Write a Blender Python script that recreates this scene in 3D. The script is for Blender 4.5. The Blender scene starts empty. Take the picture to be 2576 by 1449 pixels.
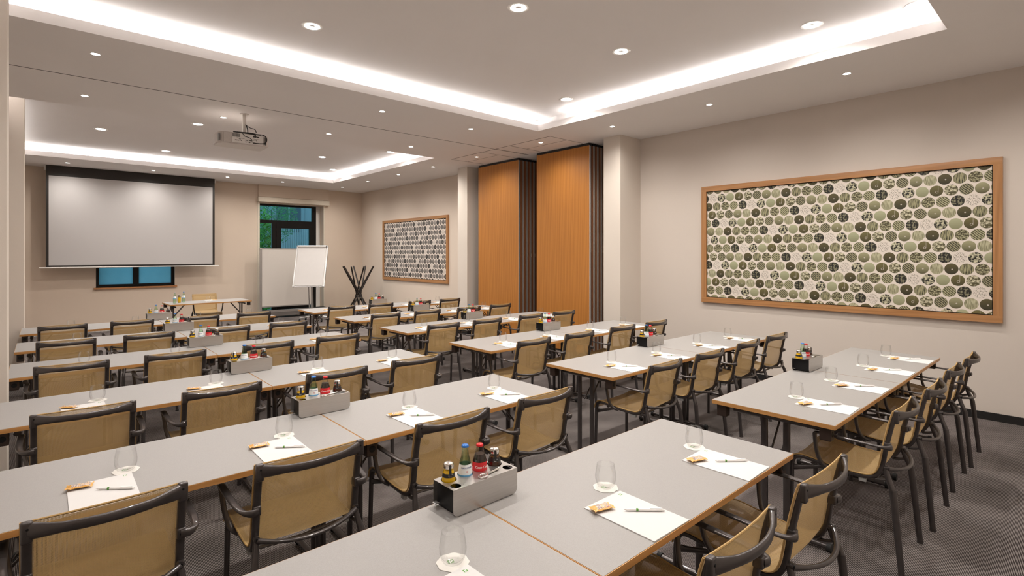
import bpy, bmesh, math, random
from mathutils import Vector, Matrix
random.seed(7)
SC = bpy.context.scene
COL = SC.collection
PI = math.pi

# ------------------------------------------------------------------ camera
YAW = math.radians(41.77)
CAM_H = 1.668
cam_d = bpy.data.cameras.new('camera')
cam = bpy.data.objects.new('camera', cam_d)
COL.objects.link(cam)
cam.location = (0, 0, CAM_H)
cam.rotation_euler = (PI / 2, 0, -YAW)
cam_d.sensor_fit = 'HORIZONTAL'
cam_d.sensor_width = 36.0
cam_d.lens = 36.0 * 1317.8 / 2576.0
cam_d.shift_y = -(724.5 - 639.8) / 2576.0
cam_d.clip_start = 0.05
SC.camera = cam

# ------------------------------------------------------------------ world, exposure
SC.view_settings.view_transform = 'Standard'
SC.view_settings.look = 'None'
SC.view_settings.gamma = 1.0
SC.view_settings.use_curve_mapping = False
SC.view_settings.exposure = 1.25
W = bpy.data.worlds.new('dusk')
SC.world = W
W.use_nodes = True
_bg = W.node_tree.nodes['Background']
_bg.inputs[0].default_value = (0.22, 0.46, 0.58, 1)      # blue dusk sky
_bg.inputs[1].default_value = 1.1

SPOT_W = 25.5          # small soffit spotlights
DOWN_W = 64.0          # larger ceiling downlights
COVE_E = 6.4          # cove LED strips
SPOT_COL = (1.0, 0.955, 0.895)
COVE_COL = (1.0, 0.99, 0.975)

# ------------------------------------------------------------------ materials
MATS = {}


class NT:
    """tiny node builder"""
    def __init__(self, name):
        self.m = bpy.data.materials.new(name)
        self.m.use_nodes = True
        self.t = self.m.node_tree
        self.b = self.t.nodes['Principled BSDF']
        self.out = self.t.nodes['Material Output']
        MATS[name] = self.m

    def n(self, typ, **kw):
        nd = self.t.nodes.new(typ)
        for k, v in kw.items():
            setattr(nd, k, v)
        return nd

    def link(self, a, b):
        self.t.links.new(a, b)

    def put(self, sock, v):
        if hasattr(v, 'is_output') or isinstance(v, bpy.types.NodeSocket):
            self.link(v, sock)
        else:
            sock.default_value = v

    def math(self, op, a, b=None, c=None):
        nd = self.n('ShaderNodeMath', operation=op)
        self.put(nd.inputs[0], a)
        if b is not None:
            self.put(nd.inputs[1], b)
        if c is not None:
            self.put(nd.inputs[2], c)
        return nd.outputs[0]

    def mix(self, f, a, b):
        nd = self.n('ShaderNodeMix', data_type='RGBA')
        self.put(nd.inputs[0], f)
        self.put(nd.inputs[6], a if not isinstance(a, tuple) else (*a, 1))
        self.put(nd.inputs[7], b if not isinstance(b, tuple) else (*b, 1))
        return nd.outputs[2]

    def coord(self, kind='Object', scale=None, loc=(0, 0, 0)):
        c = self.n('ShaderNodeTexCoord').outputs[kind]
        if scale is not None:
            mp = self.n('ShaderNodeMapping')
            mp.inputs['Scale'].default_value = scale
            mp.inputs['Location'].default_value = loc
            self.link(c, mp.inputs[0])
            c = mp.outputs[0]
        return c

    def noise(self, co, scale=5.0, detail=2.0, rough=.5):
        nd = self.n('ShaderNodeTexNoise')
        self.link(co, nd.inputs['Vector'])
        nd.inputs['Scale'].default_value = scale
        nd.inputs['Detail'].default_value = detail
        nd.inputs['Roughness'].default_value = rough
        return nd.outputs['Fac']

    def ramp(self, f, stops, interp='LINEAR'):
        nd = self.n('ShaderNodeValToRGB')
        self.link(f, nd.inputs[0])
        cr = nd.color_ramp
        cr.interpolation = interp
        while len(cr.elements) < len(stops):
            cr.elements.new(0.5)
        for e, (p, c) in zip(cr.elements, stops):
            e.position = p
            e.color = (*c, 1) if len(c) == 3 else c
        return nd.outputs[0]

    def bump(self, h, strength=.1, dist=.01):
        nd = self.n('ShaderNodeBump')
        nd.inputs['Strength'].default_value = strength
        nd.inputs['Distance'].default_value = dist
        self.link(h, nd.inputs['Height'])
        self.link(nd.outputs[0], self.b.inputs['Normal'])

    def set(self, **kw):
        for k, v in kw.items():
            k = {'base': 'Base Color', 'rough': 'Roughness', 'metal': 'Metallic', 'trans': 'Transmission Weight',
                 'emit': 'Emission Color', 'estr': 'Emission Strength', 'alpha': 'Alpha', 'ior': 'IOR',
                 'spec': 'Specular IOR Level', 'coat': 'Coat Weight', 'sheen': 'Sheen Weight'}[k]
            if isinstance(v, tuple) and len(v) == 3:
                v = (*v, 1)
            self.put(self.b.inputs[k], v)
        return self


def plain(name, base, rough=.5, metal=0.0, nscale=40.0, var=.06, **kw):
    """solid colour with a faint procedural variation"""
    m = NT(name)
    f = m.noise(m.coord('Object'), nscale, 2)
    lo = tuple(max(0, c * (1 - var)) for c in base)
    hi = tuple(min(1, c * (1 + var)) for c in base)
    m.set(base=m.mix(f, lo, hi), rough=rough, metal=metal, **kw)
    return m


def wall_mat(name, base):
    m = NT(name)
    co = m.coord('Object')
    f = m.noise(co, 1.2, 3)
    m.set(base=m.mix(f, tuple(c * .97 for c in base), tuple(c * 1.03 for c in base)), rough=.85, spec=.25)
    m.bump(m.noise(co, 260, 2), .12, .004)


wall_mat('wall_paint', (.63, .56, .50))
wall_mat('wall_paint_warm', (.67, .555, .45))
wall_mat('wall_paint_far', (.68, .58, .49))
wall_mat('pillar_paint', (.68, .61, .54))
wall_mat('ceiling_paint', (.83, .795, .78))
plain('baseboard_black', (.012, .011, .011), .45)
plain('white_lacquer', (.70, .66, .62), .4)
plain('cream_lacquer', (.68, .60, .49), .45)
plain('white_plastic', (.78, .75, .72), .35)
plain('projector_plastic', (.62, .57, .54), .4)
plain('grey_metal', (.42, .41, .40), .38, .7)
plain('aluminium', (.50, .49, .48), .35, .85)
plain('chrome', (.75, .72, .69), .13, 1.0)
plain('black_plastic', (.008, .008, .009), .4, spec=.25)
plain('black_wood', (.020, .013, .010), .4)
plain('block_brown', (.026, .014, .010), .5)
plain('window_black', (.006, .005, .005), .35, spec=.25)
plain('rubber', (.015, .015, .015), .7)
plain('screen_black', (.014, .009, .006), .55)
plain('screen_white', (.50, .475, .465), .75, nscale=300, var=.02)
plain('paper', (.63, .61, .60), .8, nscale=200, var=.015)
plain('flip_paper', (.56, .53, .51), .8, nscale=9, var=.03)
plain('coaster_paper', (.66, .63, .59), .85, nscale=150, var=.03)
plain('logo_green', (.10, .28, .045), .6)
plain('logo_white', (.85, .83, .80), .6)
plain('print_grey', (.55, .54, .50), .7)
plain('pinboard_felt', (.60, .55, .50), .9, nscale=300)
plain('pen_white', (.82, .80, .79), .3)
plain('cap_blue', (.03, .16, .50), .3, .3)
plain('cap_red', (.62, .015, .02), .3, .3)
plain('cap_silver', (.68, .65, .61), .2, 1.0)
plain('label_white', (.80, .82, .82), .5)
plain('label_red', (.62, .012, .018), .4)
plain('label_black', (.012, .011, .012), .4)
plain('label_navy', (.02, .05, .20), .5)
plain('label_blue', (.15, .42, .70), .5)
plain('juice_orange', (.95, .58, .010), .15, coat=.4)
plain('juice_dark', (.060, .016, .006), .08, coat=.8)
plain('juice_amber', (.45, .19, .01), .1, coat=.8)
plain('cola_liquid', (.020, .006, .004), .06, coat=1.0)
plain('leaf_green', (.13, .36, .04), .6, nscale=3, var=.5)
plain('leaf_dark', (.07, .24, .07), .6, nscale=3, var=.5)
plain('bark', (.05, .035, .025), .9)
plain('facade_grey', (.30, .34, .36), .8)
plain('facade_dark', (.06, .08, .10), .4)
plain('fence_grey', (.34, .37, .38), .7)
plain('outside_ground', (.10, .11, .09), .9)
plain('seal_black', (.012, .011, .012), .5)
plain('edge_brown', (.26, .10, .04), .5)
plain('edge_grey', (.46, .41, .37), .5)
plain('cable_black', (.012, .012, .012), .5)
plain('clip_grey', (.32, .32, .31), .5)
plain('port_dark', (.05, .045, .042), .6)
plain('dark_slot', (.020, .018, .017), .8)


def m_table():
    m = NT('laminate_grey')
    co = m.coord('Object')
    f = m.noise(co, 420, 3, .7)
    c = m.ramp(f, [(.3, (.278, .262, .252)), (.7, (.338, .321, .309))])
    m.set(base=c, rough=.42, spec=.4)
    m.bump(m.noise(co, 500, 2), .03, .001)


def wood(name, lo, hi, axis, rough=.4, coat=.2):
    m = NT(name)
    sc = {'x': (1.2, 30, 30), 'y': (30, 1.2, 30), 'z': (26, 26, 1.0)}[axis]
    co = m.coord('Object', sc)
    f = m.noise(co, 1.6, 5, .6)
    w = m.n('ShaderNodeTexWave', wave_type='BANDS', bands_direction='DIAGONAL')
    m.link(m.coord('Object', tuple(s * .12 for s in sc)), w.inputs['Vector'])
    w.inputs['Scale'].default_value = 3.0
    w.inputs['Distortion'].default_value = 8.0
    w.inputs['Detail'].default_value = 3.0
    mixf = m.math('ADD', m.math('MULTIPLY', f, .75), m.math('MULTIPLY', w.outputs['Fac'], .25))
    m.set(base=m.ramp(mixf, [(.25, lo), (.75, hi)]), rough=rough, coat=coat)


m_table()
wood('edge_wood', (.40, .19, .055), (.56, .29, .10), 'x', .45)
wood('edge_wood_y', (.40, .19, .055), (.56, .29, .10), 'y', .45)
wood('cherry_veneer', (.39, .145, .022), (.50, .200, .036), 'z', .55, 0.0)
wood('frame_oak', (.33, .15, .052), (.46, .225, .085), 'y', .45)
wood('frame_oak_v', (.33, .15, .052), (.46, .225, .085), 'z', .45)
wood('sill_wood', (.34, .14, .045), (.46, .20, .07), 'x', .45)


def m_carpet():
    m = NT('carpet_weave')
    co = m.coord('Object')
    sx = m.n('ShaderNodeSeparateXYZ')
    m.link(co, sx.inputs[0])
    p = 2 * PI / .0062
    a = m.math('SINE', m.math('MULTIPLY', sx.outputs[0], p))
    b = m.math('SINE', m.math('MULTIPLY', sx.outputs[1], p))
    s = m.math('ADD', a, b)
    fine = m.noise(co, 900, 2, .6)
    s = m.math('ADD', s, m.math('MULTIPLY', m.math('SUBTRACT', fine, .5), 1.4))
    big = m.noise(co, 2.3, 3)
    s = m.math('ADD', s, m.math('MULTIPLY', m.math('SUBTRACT', big, .5), 1.5))
    dot = m.ramp(m.math('MULTIPLY_ADD', s, .25, .5), [(.50, (0, 0, 0)), (.68, (1, 1, 1))])
    c = m.mix(dot, (.009, .006, .006), (.36, .315, .298))
    m.set(base=c, rough=.95, spec=.1)
    m.bump(s, .25, .003)


m_carpet()


def m_steel():
    m = NT('brushed_steel')
    f = m.noise(m.coord('Object', (4, 400, 400)), 2.0, 3)
    m.set(base=m.mix(f, (.44, .42, .40), (.60, .575, .55)), rough=.33, metal=1.0)


m_steel()


def m_frame():
    m = NT('bronze_frame')
    f = m.noise(m.coord('Object'), 30, 2)
    m.set(base=m.mix(f, (.062, .053, .052), (.088, .077, .075)), metal=.55, rough=.30, coat=.35)


m_frame()


def m_sling():
    m = NT('gold_mesh')
    uv = m.n('ShaderNodeTexCoord').outputs['UV']
    sx = m.n('ShaderNodeSeparateXYZ')
    m.link(uv, sx.inputs[0])
    p = 2 * PI / .0030
    a = m.math('SINE', m.math('MULTIPLY', sx.outputs[0], p))
    b = m.math('SINE', m.math('MULTIPLY', sx.outputs[1], p * .75))
    s = m.math('MULTIPLY_ADD', m.math('ADD', a, b), .25, .5)
    hole = m.ramp(s, [(.62, (0, 0, 0)), (.80, (1, 1, 1))])
    op = m.math('SUBTRACT', 1.0, m.math('MULTIPLY', hole, .86))
    c = m.mix(s, (.50, .315, .120), (.72, .490, .220))
    m.set(base=c, rough=.6, sheen=.15)
    tr = m.n('ShaderNodeBsdfTransparent')
    tl = m.n('ShaderNodeBsdfTranslucent')
    tl.inputs[0].default_value = (.56, .39, .18, 1)
    ms0 = m.n('ShaderNodeMixShader')
    ms0.inputs[0].default_value = .28
    m.link(m.b.outputs[0], ms0.inputs[1])
    m.link(tl.outputs[0], ms0.inputs[2])
    ms = m.n('ShaderNodeMixShader')
    m.link(op, ms.inputs[0])
    m.link(tr.outputs[0], ms.inputs[1])
    m.link(ms0.outputs[0], ms.inputs[2])
    m.link(ms.outputs[0], m.out.inputs[0])


m_sling()
plain('gold_hem', (.46, .29, .11), .7, nscale=400, var=.2)


def thin_glass(name, tint=(1, 1, 1), refl=1.0, edge=.5):
    """thin clear wall: Fresnel reflection, and more absorption where the wall is seen edge-on"""
    m = NT(name)
    lw = m.n('ShaderNodeLayerWeight')
    lw.inputs[0].default_value = .5
    graze = m.math('POWER', lw.outputs['Facing'], 5.0)
    tr = m.n('ShaderNodeBsdfTransparent')
    m.link(m.mix(graze, tint, tuple(c * edge for c in tint)), tr.inputs[0])
    gl = m.n('ShaderNodeBsdfGlossy')
    gl.inputs['Roughness'].default_value = .02
    fr_ = m.n('ShaderNodeFresnel')
    fr_.inputs[0].default_value = 1.45
    f = m.math('MINIMUM', m.math('MULTIPLY', fr_.outputs[0], .7 * refl), .8)
    ms = m.n('ShaderNodeMixShader')
    m.link(f, ms.inputs[0])
    m.link(tr.outputs[0], ms.inputs[1])
    m.link(gl.outputs[0], ms.inputs[2])
    m.link(ms.outputs[0], m.out.inputs[0])


thin_glass('tumbler_glass', (.997, .998, .997), .28, .84)
thin_glass('window_glass', (.82, .90, .92), .6)
thin_glass('bottle_green', (.84, .945, .84), .6)
thin_glass('bottle_clear', (.96, .965, .955), .7, .75)
thin_glass('water_tint', (.93, .985, .93), .2, .8)


def m_frosted():
    m = NT('frosted_pane')
    tl = m.n('ShaderNodeBsdfTranslucent')
    f = m.noise(m.coord('Object'), 6, 2)
    m.link(m.mix(f, (.55, .76, .83), (.66, .86, .92)), tl.inputs[0])
    m.set(base=(.10, .16, .19), rough=.35)
    ms = m.n('ShaderNodeMixShader')
    ms.inputs[0].default_value = .75
    m.link(m.b.outputs[0], ms.inputs[1])
    m.link(tl.outputs[0], ms.inputs[2])
    m.link(ms.outputs[0], m.out.inputs[0])


m_frosted()


def m_emit(name, col, strength):
    m = NT(name)
    m.set(base=(.8, .8, .8), rough=.5, emit=col, estr=strength)


m_emit('led_white', COVE_COL, COVE_E)
m_emit('lamp_lens', (1.0, .95, .88), 14.0)


def m_packet():
    m = NT('snack_wrapper')
    co = m.coord('Object')
    sx = m.n('ShaderNodeSeparateXYZ')
    m.link(co, sx.inputs[0])
    n1 = m.noise(co, 95, 3, .7)
    n2 = m.noise(m.coord('Object', (1, 1, 1), (.3, .2, .5)), 130, 2, .6)
    ink = m.ramp(n1, [(0, (.62, .36, .14)), (.42, (.62, .56, .52)), (.49, (.05, .04, .12)), (.56, (.62, .56, .52)), (.63, (.45, .06, .05))], 'CONSTANT')
    band = m.math('MULTIPLY', m.math('LESS_THAN', m.math('ABSOLUTE', m.math('ADD', sx.outputs[0], -.006)), .030),
                  m.math('LESS_THAN', m.math('ABSOLUTE', sx.outputs[1]), .016))
    band = m.math('MULTIPLY', band, .85)
    gold = m.mix(n2, (.60, .27, .035), (.82, .47, .13))
    m.set(base=m.mix(band, gold, ink), rough=.3, coat=.4)


m_packet()


def m_art(name, ground, tones, pitch_x=.122, pitch_z=.118, rad=.0572):
    """wall print: rows of round nature photographs on a pale ground; thirteen motifs repeat along each row"""
    n = len(tones)
    m = NT(name)
    sx = m.n('ShaderNodeSeparateXYZ')
    m.link(m.coord('Object'), sx.inputs[0])
    zrow = m.math('DIVIDE', sx.outputs[2], pitch_z)
    row = m.math('FLOOR', zrow)
    off = m.math('FRACT', m.math('MULTIPLY', row, .43))
    xcol = m.math('ADD', m.math('DIVIDE', m.math('MULTIPLY', sx.outputs[1], -1.0), pitch_x), off)
    colu = m.math('FLOOR', xcol)
    fx = m.math('MULTIPLY', m.math('SUBTRACT', m.math('FRACT', xcol), .5), pitch_x)
    fz = m.math('MULTIPLY', m.math('SUBTRACT', m.math('FRACT', zrow), .5), pitch_z)

    def radius(a, c):
        return m.math('SQRT', m.math('ADD', m.math('MULTIPLY', a, a), m.math('MULTIPLY', c, c)))
    r = radius(fx, fz)
    idx = m.math('FLOORED_MODULO', m.math('ADD', colu, m.math('MULTIPLY', row, 5.0)), float(n))
    t = m.math('DIVIDE', m.math('ADD', idx, .5), float(n))
    dark = m.ramp(t, [(i / n, c[0]) for i, c in enumerate(tones)], 'CONSTANT')
    light = m.ramp(t, [(i / n, c[1]) for i, c in enumerate(tones)], 'CONSTANT')
    sel = m.n('ShaderNodeSeparateColor')
    kinds = {'stalk': (1, 0, 0), 'stripe': (0, 1, 0), 'bloom': (0, 0, 1), 'plain': (0, 0, 0)}
    m.link(m.ramp(t, [(i / n, kinds[c[2]]) for i, c in enumerate(tones)], 'CONSTANT'), sel.inputs[0])
    cv = m.n('ShaderNodeCombineXYZ')
    m.link(fx, cv.inputs[0]); m.link(fz, cv.inputs[1]); m.link(m.math('MULTIPLY', idx, 3.7), cv.inputs[2])

    def tex(scale, sc, detail, lo, hi):
        mp = m.n('ShaderNodeMapping')
        mp.inputs['Scale'].default_value = sc
        m.link(cv.outputs[0], mp.inputs[0])
        nz = m.n('ShaderNodeTexNoise')
        m.link(mp.outputs[0], nz.inputs['Vector'])
        nz.inputs['Scale'].default_value = scale
        nz.inputs['Detail'].default_value = detail
        return nz.outputs['Fac'], m.ramp(nz.outputs['Fac'], [(lo, (0, 0, 0)), (hi, (1, 1, 1))])
    _, stalk = tex(1.0, (190, 18, 1), 2.0, .36, .66)
    raw, bloom = tex(62.0, (1, 1, 1), 2.5, .46, .62)
    wv = m.n('ShaderNodeTexWave', wave_type='BANDS', bands_direction='DIAGONAL')
    m.link(cv.outputs[0], wv.inputs['Vector'])
    wv.inputs['Scale'].default_value = 26.0
    wv.inputs['Distortion'].default_value = 3.0
    wv.inputs['Detail'].default_value = 1.0
    stripe = wv.outputs['Fac']
    smooth = m.math('MULTIPLY_ADD', fz, 7.0, .5)
    plain_w = m.math('SUBTRACT', 1.0, m.math('ADD', m.math('ADD', sel.outputs[0], sel.outputs[1]), sel.outputs[2]))
    det = m.math('ADD', m.math('ADD', m.math('MULTIPLY', sel.outputs[0], stalk), m.math('MULTIPLY', sel.outputs[1], stripe)),
                 m.math('ADD', m.math('MULTIPLY', sel.outputs[2], bloom), m.math('MULTIPLY', plain_w, smooth)))
    det = m.math('MINIMUM', m.math('MAXIMUM', det, 0.0), 1.0)
    pic = m.mix(det, dark, light)
    # white curl with its stem on one of the motifs, small pale specks on the other plain ones
    rs = radius(m.math('ADD', fx, -.004), m.math('ADD', fz, .012))
    curl = m.math('LESS_THAN', m.math('ABSOLUTE', m.math('SUBTRACT', rs, .011)), .0019)
    stem = m.math('MULTIPLY', m.math('LESS_THAN', m.math('ABSOLUTE', m.math('ADD', fx, -.016)), .0014), m.math('GREATER_THAN', fz, -.015))
    mark = m.math('MULTIPLY', m.math('MAXIMUM', curl, stem), m.math('COMPARE', idx, 3.0, .4))
    rs2 = radius(m.math('ADD', fx, -.006), m.math('ADD', fz, .004))
    mark = m.math('MAXIMUM', mark, m.math('MULTIPLY', m.math('LESS_THAN', rs2, .007), m.math('MAXIMUM', m.math('COMPARE', idx, 6.0, .4), m.math('COMPARE', idx, 8.0, .4))))
    pic = m.mix(m.math('MULTIPLY', mark, .8), pic, tuple(.8 * g for g in ground))
    inside = m.math('LESS_THAN', r, rad)
    # the first motif is a bare branch printed straight on the ground
    branch = m.math('COMPARE', idx, 0.0, .4)
    twig = m.math('LESS_THAN', m.math('ABSOLUTE', m.math('SUBTRACT', raw, .53)), .022)
    keep = m.math('MULTIPLY', inside, m.math('SUBTRACT', 1.0, m.math('MULTIPLY', branch, m.math('SUBTRACT', 1.0, twig))))
    m.set(base=m.mix(keep, ground, pic), rough=.55)


_g = [((.10, .085, .04), (.16, .14, .07), 'plain'), ((.015, .012, .006), (.62, .58, .40), 'bloom'), ((.33, .33, .18), (.48, .48, .30), 'plain'),
      ((.06, .048, .012), (.18, .155, .055), 'plain'), ((.13, .115, .045), (.68, .63, .45), 'bloom'), ((.02, .016, .008), (.38, .35, .21), 'stripe'),
      ((.09, .075, .025), (.42, .40, .23), 'plain'), ((.28, .265, .14), (.60, .57, .38), 'stalk'), ((.025, .02, .007), (.12, .10, .035), 'plain'),
      ((.03, .025, .01), (.45, .42, .24), 'stalk'), ((.10, .085, .035), (.50, .47, .29), 'bloom'), ((.06, .05, .015), (.48, .46, .28), 'stripe'), ((.012, .01, .006), (.26, .24, .15), 'bloom')]
_g = [(tuple(.6 * v for v in g[0]), tuple(.9 * v for v in g[1]), g[2]) for g in _g]
m_art('print_olive', (.72, .645, .575), _g)
_s = [tuple(tuple(.33 * sum(c) * k for k in (1.0, .88, .80)) for c in g[:2]) + (g[2],) for g in _g]
m_art('print_sepia', (.72, .64, .57), _s)


# ------------------------------------------------------------------ mesh helpers
def spow(v, p):
    return v if p == 1.0 else math.copysign(abs(v) ** p, v)


class B:
    def __init__(self):
        self.bm = bmesh.new()
        self.mi = 0

    def _f(self, vs):
        try:
            f = self.bm.faces.new(vs)
            f.material_index = self.mi
            return f
        except ValueError:
            return None

    def mat(self, i):
        self.mi = i
        return self

    def box(self, a, b):
        (x0, y0, z0), (x1, y1, z1) = a, b
        v = [self.bm.verts.new(p) for p in ((x0, y0, z0), (x1, y0, z0), (x1, y1, z0), (x0, y1, z0),
                                            (x0, y0, z1), (x1, y0, z1), (x1, y1, z1), (x0, y1, z1))]
        for q in ((0, 3, 2, 1), (4, 5, 6, 7), (0, 1, 5, 4), (1, 2, 6, 5), (2, 3, 7, 6), (3, 0, 4, 7)):
            self._f([v[i] for i in q])
        return self

    def rbox(self, a, b, r=.004, seg=2):
        """rounded box"""
        t = bmesh.new()
        o = self.bm
        self.bm = t
        self.box(a, b)
        bmesh.ops.bevel(t, geom=t.edges[:], offset=r, segments=seg, affect='EDGES', profile=.6)
        self.bm = o
        self.merge(t)
        return self

    def merge(self, t, mtx=None):
        vm = {}
        for v in t.verts:
            vm[v] = self.bm.verts.new(mtx @ v.co if mtx else v.co)
        for f in t.faces:
            self._f([vm[v] for v in f.verts])
        t.free()

    def tube(self, pts, ra, rb=None, n=10, up=(0, 0, 1), caps=True, closed=False, sq=1.0):
        pts = [Vector(p) for p in pts]
        k = len(pts)
        ra = [ra] * k if not isinstance(ra, (list, tuple)) else ra
        rb = ra if rb is None else ([rb] * k if not isinstance(rb, (list, tuple)) else rb)
        tg = []
        for i in range(k):
            if closed:
                d = pts[(i + 1) % k] - pts[i - 1]
            else:
                d = pts[min(i + 1, k - 1)] - pts[max(i - 1, 0)]
            tg.append(d.normalized())
        N = Vector(up)
        N = (N - tg[0] * N.dot(tg[0]))
        if N.length < 1e-4:
            N = tg[0].orthogonal()
        N.normalize()
        rings = []
        for i in range(k):
            if i:
                N = N - tg[i] * N.dot(tg[i])
                N.normalize()
            Bn = tg[i].cross(N)
            rings.append([self.bm.verts.new(pts[i] + N * (ra[i] * spow(math.cos(2 * PI * (j + .5) / n), sq)) + Bn * (rb[i] * spow(math.sin(2 * PI * (j + .5) / n), sq)))
                          for j in range(n)])
        m = k if closed else k - 1
        for i in range(m):
            A, C = rings[i], rings[(i + 1) % k]
            for j in range(n):
                self._f([A[j], A[(j + 1) % n], C[(j + 1) % n], C[j]])
        if caps and not closed:
            self._f(rings[0][::-1])
            self._f(rings[-1])
        return self

    def lathe(self, prof, n=20, c=(0, 0, 0), caps=(True, True)):
        rings = []
        for r, z in prof:
            rings.append([self.bm.verts.new((c[0] + r * math.cos(2 * PI * j / n), c[1] + r * math.sin(2 * PI * j / n), c[2] + z)) for j in range(n)])
        for A, C in zip(rings, rings[1:]):
            for j in range(n):
                self._f([A[j], A[(j + 1) % n], C[(j + 1) % n], C[j]])
        if caps[0]:
            self._f(rings[0][::-1])
        if caps[1]:
            self._f(rings[-1])
        return self

    def prism(self, poly, z0, z1, axis='z'):
        def P(a, b, h):
            return {'z': (a, b, h), 'y': (a, h, b), 'x': (h, a, b)}[axis]
        lo = [self.bm.verts.new(P(a, b, z0)) for a, b in poly]
        hi = [self.bm.verts.new(P(a, b, z1)) for a, b in poly]
        n = len(poly)
        self._f(lo[::-1]); self._f(hi)
        for i in range(n):
            self._f([lo[i], lo[(i + 1) % n], hi[(i + 1) % n], hi[i]])
        return self

    def done(self, name, mats, smooth=False, angle=35):
        bmesh.ops.recalc_face_normals(self.bm, faces=self.bm.faces[:])
        me = bpy.data.meshes.new(name)
        if smooth:
            for f in self.bm.faces:
                f.smooth = True
            ca = math.radians(angle)
            for e in self.bm.edges:
                if len(e.link_faces) == 2 and e.calc_face_angle(0) > ca:
                    e.smooth = False
        self.bm.to_mesh(me)
        self.bm.free()
        for m in ([mats] if isinstance(mats, str) else mats):
            me.materials.append(MATS[m])
        return me


def text_polys(s, size, shear=0.0, align='CENTER', bold=0.0):
    """flat text as (verts2d, faces)"""
    cu = bpy.data.curves.new('text_tmp', 'FONT')
    cu.body = s
    cu.size = size
    cu.shear = shear
    cu.offset = bold
    cu.align_x = align
    cu.resolution_u = 3
    ob = bpy.data.objects.new('text_tmp', cu)
    COL.objects.link(ob)
    dg = bpy.context.evaluated_depsgraph_get()
    me = bpy.data.meshes.new_from_object(ob.evaluated_get(dg))
    vs = [(v.co.x, v.co.y) for v in me.vertices]
    fs = [list(p.vertices) for p in me.polygons]
    bpy.data.objects.remove(ob)
    bpy.data.curves.remove(cu)
    bpy.data.meshes.remove(me)
    return vs, fs


def add_text(b, poly, fn):
    vs = [b.bm.verts.new(fn(x, y)) for x, y in poly[0]]
    for f in poly[1]:
        b._f([vs[i] for i in f])


def catmull(pts, k=4):
    P = [Vector(p) for p in pts]
    out = []
    for i in range(len(P) - 1):
        p0, p1, p2, p3 = P[max(i - 1, 0)], P[i], P[i + 1], P[min(i + 2, len(P) - 1)]
        for j in range(k):
            t = j / k
            out.append(.5 * ((2 * p1) + (p2 - p0) * t + (2 * p0 - 5 * p1 + 4 * p2 - p3) * t * t + (-p0 + 3 * p1 - 3 * p2 + p3) * t ** 3))
    out.append(P[-1])
    return out


def tag(o, label=None, cat=None, group=None, kind=None):
    if label:
        o['label'] = label
    if cat:
        o['category'] = cat
    if group:
        o['group'] = group
    if kind:
        o['kind'] = kind
    return o


def obj(name, me, parent=None, loc=(0, 0, 0), rot=(0, 0, 0)):
    o = bpy.data.objects.new(name, me)
    COL.objects.link(o)
    o.location = loc
    o.rotation_euler = rot
    if parent:
        o.parent = parent
    return o


def struct(name, me, parent=None):
    o = obj(name, me, parent)
    o['kind'] = 'structure'
    return o


def boxes(name, mat, *bx):
    b = B()
    for p, q in bx:
        b.box(p, q)
    return b.done(name, mat)


class Proto:
    """a kind of thing: list of parts (name, mesh, parent index, label)"""
    def __init__(self):
        self.parts = []

    def add(self, name, me, parent=None, label=None, kind=None):
        self.parts.append((name, me, parent, label, kind))
        return len(self.parts) - 1

    def spawn(self, name, loc, rz, label, cat, group=None):
        root = bpy.data.objects.new(name, None)
        root.empty_display_size = .05
        COL.objects.link(root)
        root.location = loc
        root.rotation_euler = (0, 0, rz)
        tag(root, label, cat, group)
        made = []
        for nm, me, par, lab, kind in self.parts:
            o = bpy.data.objects.new(nm, me)
            COL.objects.link(o)
            o.parent = root if par is None else made[par]
            if lab:
                o['label'] = lab
            if kind:
                o['kind'] = kind
            made.append(o)
        return root


def empty(name, loc, rz, label, cat, group=None):
    return Proto().spawn(name, loc, rz, label, cat, group)


# ------------------------------------------------------------------ room shell
XL, XR = -0.90, 7.10            # left and right wall
YN, YF = -0.75, 14.70           # rear wall (behind camera) and screen wall
ZS, ZU = 3.50, 3.71             # soffit and raised ceiling
COVES = [(-.45, 5.48, .82, 5.56), (-.45, 5.54, 8.41, 13.10)]    # x0,x1,y0,y1 of the raised fields
SL = .15                         # slot behind the lip

struct('floor', boxes('floor', 'carpet_weave', ((XL - .2, YN - .2, -.1), (8.1, YF + .1, 0))))

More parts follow.
